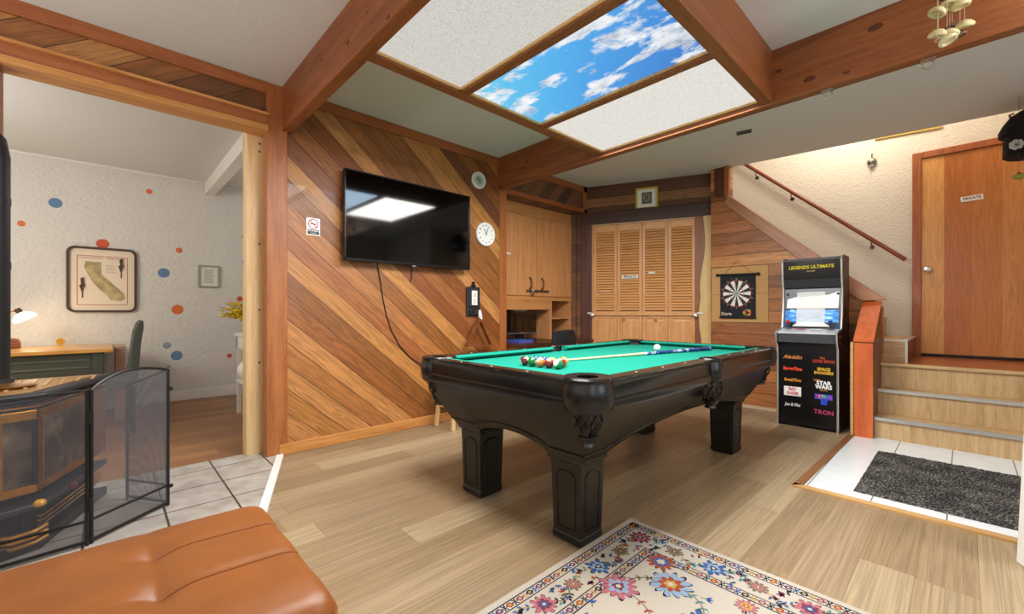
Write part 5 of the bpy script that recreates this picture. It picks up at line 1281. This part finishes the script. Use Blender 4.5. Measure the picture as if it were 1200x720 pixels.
for k in range(30):
    a = random.uniform(0,2*PI); sp = random.uniform(.03,.16); hh = random.uniform(.02,.20)
    tip = Vector((-5.2+sp*math.cos(a),1.0+sp*math.sin(a)-.05*hh/.2,.98+hh)); p0 = Vector((-5.2,1.15,1.0))
    stm.tube([p0,(p0+tip)/2+Vector((0,0,.02)),tip],.003,5)
    for j in range(14):
        q = p0.lerp(tip,random.uniform(.3,1.05))+Vector((random.uniform(-.02,.02),random.uniform(-.02,.02),random.uniform(-.02,.02)))
        blm.sph(q,random.uniform(.010,.018),6,(1,1,.6))
    for j in range(2):
        q = p0.lerp(tip,random.uniform(.2,.8)); d = Vector((random.uniform(-1,1),random.uniform(-1,1),random.uniform(-.2,.8))).normalized(); s_ = d.orthogonal().normalized()*.01
        lfm.poly([q,q+d*.03+s_,q+d*.06,q+d*.03-s_])
stm.build('stems', C('stem','#6a6a34'), vs); blm.build('blossoms', C('blossom','#e6c628',rough=.6), vs, smooth=True); lfm.build('leaves', C('leafg','#7f9440'), vs)

# ------------------------------------------------------------------ stair rail, ornaments, hooks
hr = thing('handrail', (-1.2,SB-.06,2.3), 'dark wooden handrail sloping along the plaster stairwell wall', 'handrail')
p0, p1 = Vector((-2.3,SB-.065,3.31)), Vector((-.445,SB-.065,1.652)); MB().cyl(p0,p1,.022,n=14).build('rail', M['rail_wood'], hr, smooth=True)
for f in (.20,.42,.845):
    p = p0.lerp(p1,f); b = MB(); b.tube([p+Vector((0,0,-.022)),p+Vector((0,.0,-.05)),p+Vector((0,.04,-.085)),(p.x,SB-.004,p.z-.085)],.006,8); b.cyl((p.x,SB-.006,p.z-.085),(p.x,SB-.001,p.z-.085),.024,n=16); b.build('bracket', C('bracket','#5a4434',rough=.35,metal=.8), hr, smooth=True)
wo = thing('wall_ornament', (-.733,SB,2.796), 'small metal skull shaped ornament hung on the stairwell wall', 'ornament')
MB().sph((-.733,SB-.022,2.80),.045,18,(1,.45,1)).build('head', C('pewter','#8a8478',rough=.4,metal=.7), wo, smooth=True)
b = MB()
for dx in (-.017,.017): b.sph((-.733+dx,SB-.040,2.795),.011,10,(1,.5,1.1))
b.build('eye_sockets', M['black'], wo)
MB().box(-.75,-.716,SB-.035,SB-.02,2.742,2.765).build('jaw', M['pewter'], wo, bevel=.004)
MB().tube([(-.733,SB-.012,2.84),(-.735,SB-.012,2.88),(-.728,SB-.01,2.895),(-.74,SB-.004,2.90)],.004,6).build('hook', M['blackm'], wo)
MB().tube([(-.733,SB-.02,2.74),(-.745,SB-.02,2.715),(-.76,SB-.02,2.71)],.004,6).build('tail', M['pewter'], wo)
bs_ = MB().obox((-.44,SB-.012,3.048),(.27,0,-.016),(0,.011,0),(0,0,.016)).build('brass_strip', C('strip','#c2a850',rough=.35,metal=.3), bevel=.004, origin=(-.44,SB,3.048)); tag(bs_,'yellow brass strip high on stairwell wall, left of the door','strip')
for x, l in ((-.573,'steel wire hook under the beam, nearer the light box'),(-.135,'steel wire hook under the beam, nearest the shell wind chime')):
    h = thing('beam_hook', (x,3.19,2.437), l, 'hook', 'hooks under the ceiling beam')
    MB().box(x-.03,x+.03,3.165,3.212,2.432,2.437).build('plate', M['silver'], h, bevel=.001)
    MB().tube([(x+.004,3.19,2.432)]+[(x+.021*math.cos(math.radians(a)),3.19,2.408+.021*math.sin(math.radians(a))) for a in range(80,-190,-15)],.0028,6).build('hook', M['silver'], h, smooth=True)
    MB().tube([(x-.02,3.19,2.433),(x-.028,3.185,2.42),(x-.02,3.18,2.412)],.002,5).build('spring', M['silver'], h)
def at(px_,py_,Y):
    u, v = (px_-600)/502, (365-py_)/502; s_, c_ = math.sin(math.radians(46.6)), math.cos(math.radians(46.6))
    D = (-s_+u*c_, c_+u*s_, v); t = Y/D[1]; return Vector((t*D[0],Y,1.09+t*D[2]))
wc = thing('wind_chime', (-.06,2.9,2.7), 'hanging wind chime of pale shells in front of ceiling beam', 'wind chime')
shl = [(1098.7,14,2.86,0),(1111,5,2.92,0),(1125.6,5,2.9,0),(1130.5,28.5,2.94,0),(1098.7,39.5,2.88,0),(1113,39.5,2.93,0),(1110,46,2.85,0),(1106,-4,2.9,1),(1116,30.5,2.96,1),(1125,40.5,2.98,1),(1099.5,47,2.84,2),(1118,-14,2.9,0),(1104,-22,2.88,0),(1128,-20,2.92,0)]
tips = []
for i,(a,b_,Y,k) in enumerate(shl):
    p = at(a,b_,Y); r = (.036,.026,.014)[k]; g = MB(); ax = Vector((random.uniform(-.5,.5),random.uniform(-.3,.3),1)).normalized()
    g.lathe([(r*.15,r*.55),(r*.55,r*.42),(r*.9,r*.1),(r,-.15*r),(r*.92,-.35*r),(r*.7,-.4*r),(r*.5,-.2*r)], p, 16, ax)
    g.build('shell', (M['shell'],M['cardbrown'],C('pinkshell','#c9a08a'))[k], wc, smooth=True)
    g = MB(); g.tube([p+Vector((0,0,r*.4)),(p.x,p.y,2.70)],.0016,4); g.build('thread', C('thread','#c8b8a8'), wc)
MB().lathe([(.0,.02),(.08,.01),(.09,0),(.08,-.01),(.0,-.01)],(-.055,2.9,2.705),24).build('top_disc', M['cardbrown'], wc, smooth=True)
MB().tube([(-.055,2.9,2.72),(-.055,2.9,CH)],.002,5).build('cord', M['thread'], wc)
cv = thing('ceiling_vent', (-1.433,4.372,CH), 'small dark grey vent plate on the ceiling beyond the beam', 'vent')
MB().obox((-1.433,4.372,CH-.004),(.062,.012,0),(-.012,.04,0),(0,0,.004)).build('plate', M['vent'], cv, bevel=.001)
for k in (-1,0,1): MB().obox((-1.433-.0035*k*2,4.372+.022*k,CH-.009),(.05,.0097,0),(-.0008,.003,0),(0,0,.0015)).build('slot', C('slotgrey','#3a3836'), cv)

# dark hanging decoration at the right edge, in front of the door
hd_ = thing('hanging_decoration', (.30,5.35,2.78), 'dark hanging bell shaped decoration with white flowers at right edge', 'hanging decoration')
D0 = Vector((.36,5.38,0))
MB().lathe([(.0,.30),(.06,.285),(.11,.25),(.15,.19),(.175,.13),(.172,.10),(.155,.088),(.13,.09),(.0,.12)],(D0.x,D0.y,2.42),26).build('hood', plain('dark_felt','#1c130f',.95,noise=.3,scale=40), hd_, smooth=True)
MB().lathe([(.14,.0),(.148,-.06),(.150,-.17),(.13,-.185),(.0,-.19)],(D0.x,D0.y,2.52),26).build('basket', M['dark_felt'] if 'dark_felt' in M else C('basket_dark','#0f0b0a',rough=.9), hd_, smooth=True)
MB().tube([(D0.x,D0.y,2.71),(D0.x,D0.y,CH)],.004,6).build('cord', M['black'], hd_)
for dx, dz in ((-.06,-.0),(.02,.03)):
    c = Vector((D0.x+dx-.02,D0.y-.15,2.41+dz)); b = MB()
    for k in range(7):
        a = 2*PI*k/7; b.sph(c+Vector((.026*math.cos(a),-.004,.026*math.sin(a))),.017,8,(1,.4,1))
    f = b.build('flower', C('petal','#c9c6bf',rough=.8), hd_, smooth=True); MB().sph(c+Vector((0,-.012,0)),.011,8).build('flower_centre', C('petal_c','#8a8a84'), f, smooth=True)
for dx, dz in ((-.10,.27),(-.02,.29),(.02,.285)): MB().tube([(D0.x+dx,D0.y-.02,2.42+dz-.04),(D0.x+dx-.01,D0.y-.03,2.42+dz),(D0.x+dx+.015,D0.y-.03,2.42+dz+.005)],.009,6).build('gilt_curl', C('gilt','#8a5a2c',rough=.4,metal=.4), hd_, smooth=True)
gb = thing('hanging_bauble', (.30,5.2,2.2), 'small yellow green glass bauble hanging below the dark decoration', 'bauble')
c = at(1194,207,5.2); MB().sph(c,.032,16,(1.1,1,.75)).build('bauble', C('bauble','#9a9a3a',rough=.2), gb, smooth=True)
MB().tube([c+Vector((0,0,.024)),(c.x,c.y,CH)],.0015,4).build('thread', M['black'], gb); MB().cyl(c+Vector((0,0,.022)),c+Vector((0,0,.032)),.01,n=10).build('cap', M['black'], gb)

wb = thing('white_board', (.36,2.88,0), 'white board leaning upright at right edge beside the grey doormat', 'board')
g = MB(); lo = [(.151,2.868),(.20,2.775),(.62,2.93),(.58,3.02)]; sh_x = .036
A, B = g.pts([(x,y,.001) for x,y in lo]), g.pts([(x+sh_x*1.1,y,1.1) for x,y in lo]); g.face(A[::-1]); g.face(B)
for i in range(4): g.face([A[i],A[(i+1)%4],B[(i+1)%4],B[i]])
g.build('panel', M['paint'], wb, bevel=.006)
g = MB(); g.ext([(.22,2.778,.08),(.60,2.918,.08),(.63,2.918,1.0),(.252,2.778,1.0)],(.002,-.006,0)); g.build('inset_panel', M['white'], wb)

for bmo, pts, Y in ((bm2,((1025.8,32,.024),(948.7,92.5,.022),(992,85,.012),(913,83,.012),(613,197,.016),(617.5,190,.012),(760,150,.012)),3.139),(bm_,((407.5,50,.016),(377,70,.012),(455,20,.012),(430,14,.008)),.959)):
    for a,b_,r in pts: MB().sph(at(a,b_,Y),r,14,(1.5,.04,.8)).build('knot', C('knot_beam','#54290f',rough=.6), bmo, smooth=True)
# ------------------------------------------------------------------ camera
cam = bpy.data.cameras.new('Camera'); co = bpy.data.objects.new('Camera', cam); COL.objects.link(co)
co.location = (0,0,1.09); co.rotation_euler = (PI/2,0,math.radians(46.6))
cam.sensor_width = 36; cam.lens = 36*502/1200; cam.shift_y = 5/1200; cam.clip_start = .02
S.camera = co
S.view_settings.view_transform = 'Standard'; S.view_settings.look = 'None'; S.view_settings.gamma = 1; S.view_settings.exposure = 0
S.view_settings.use_curve_mapping = False
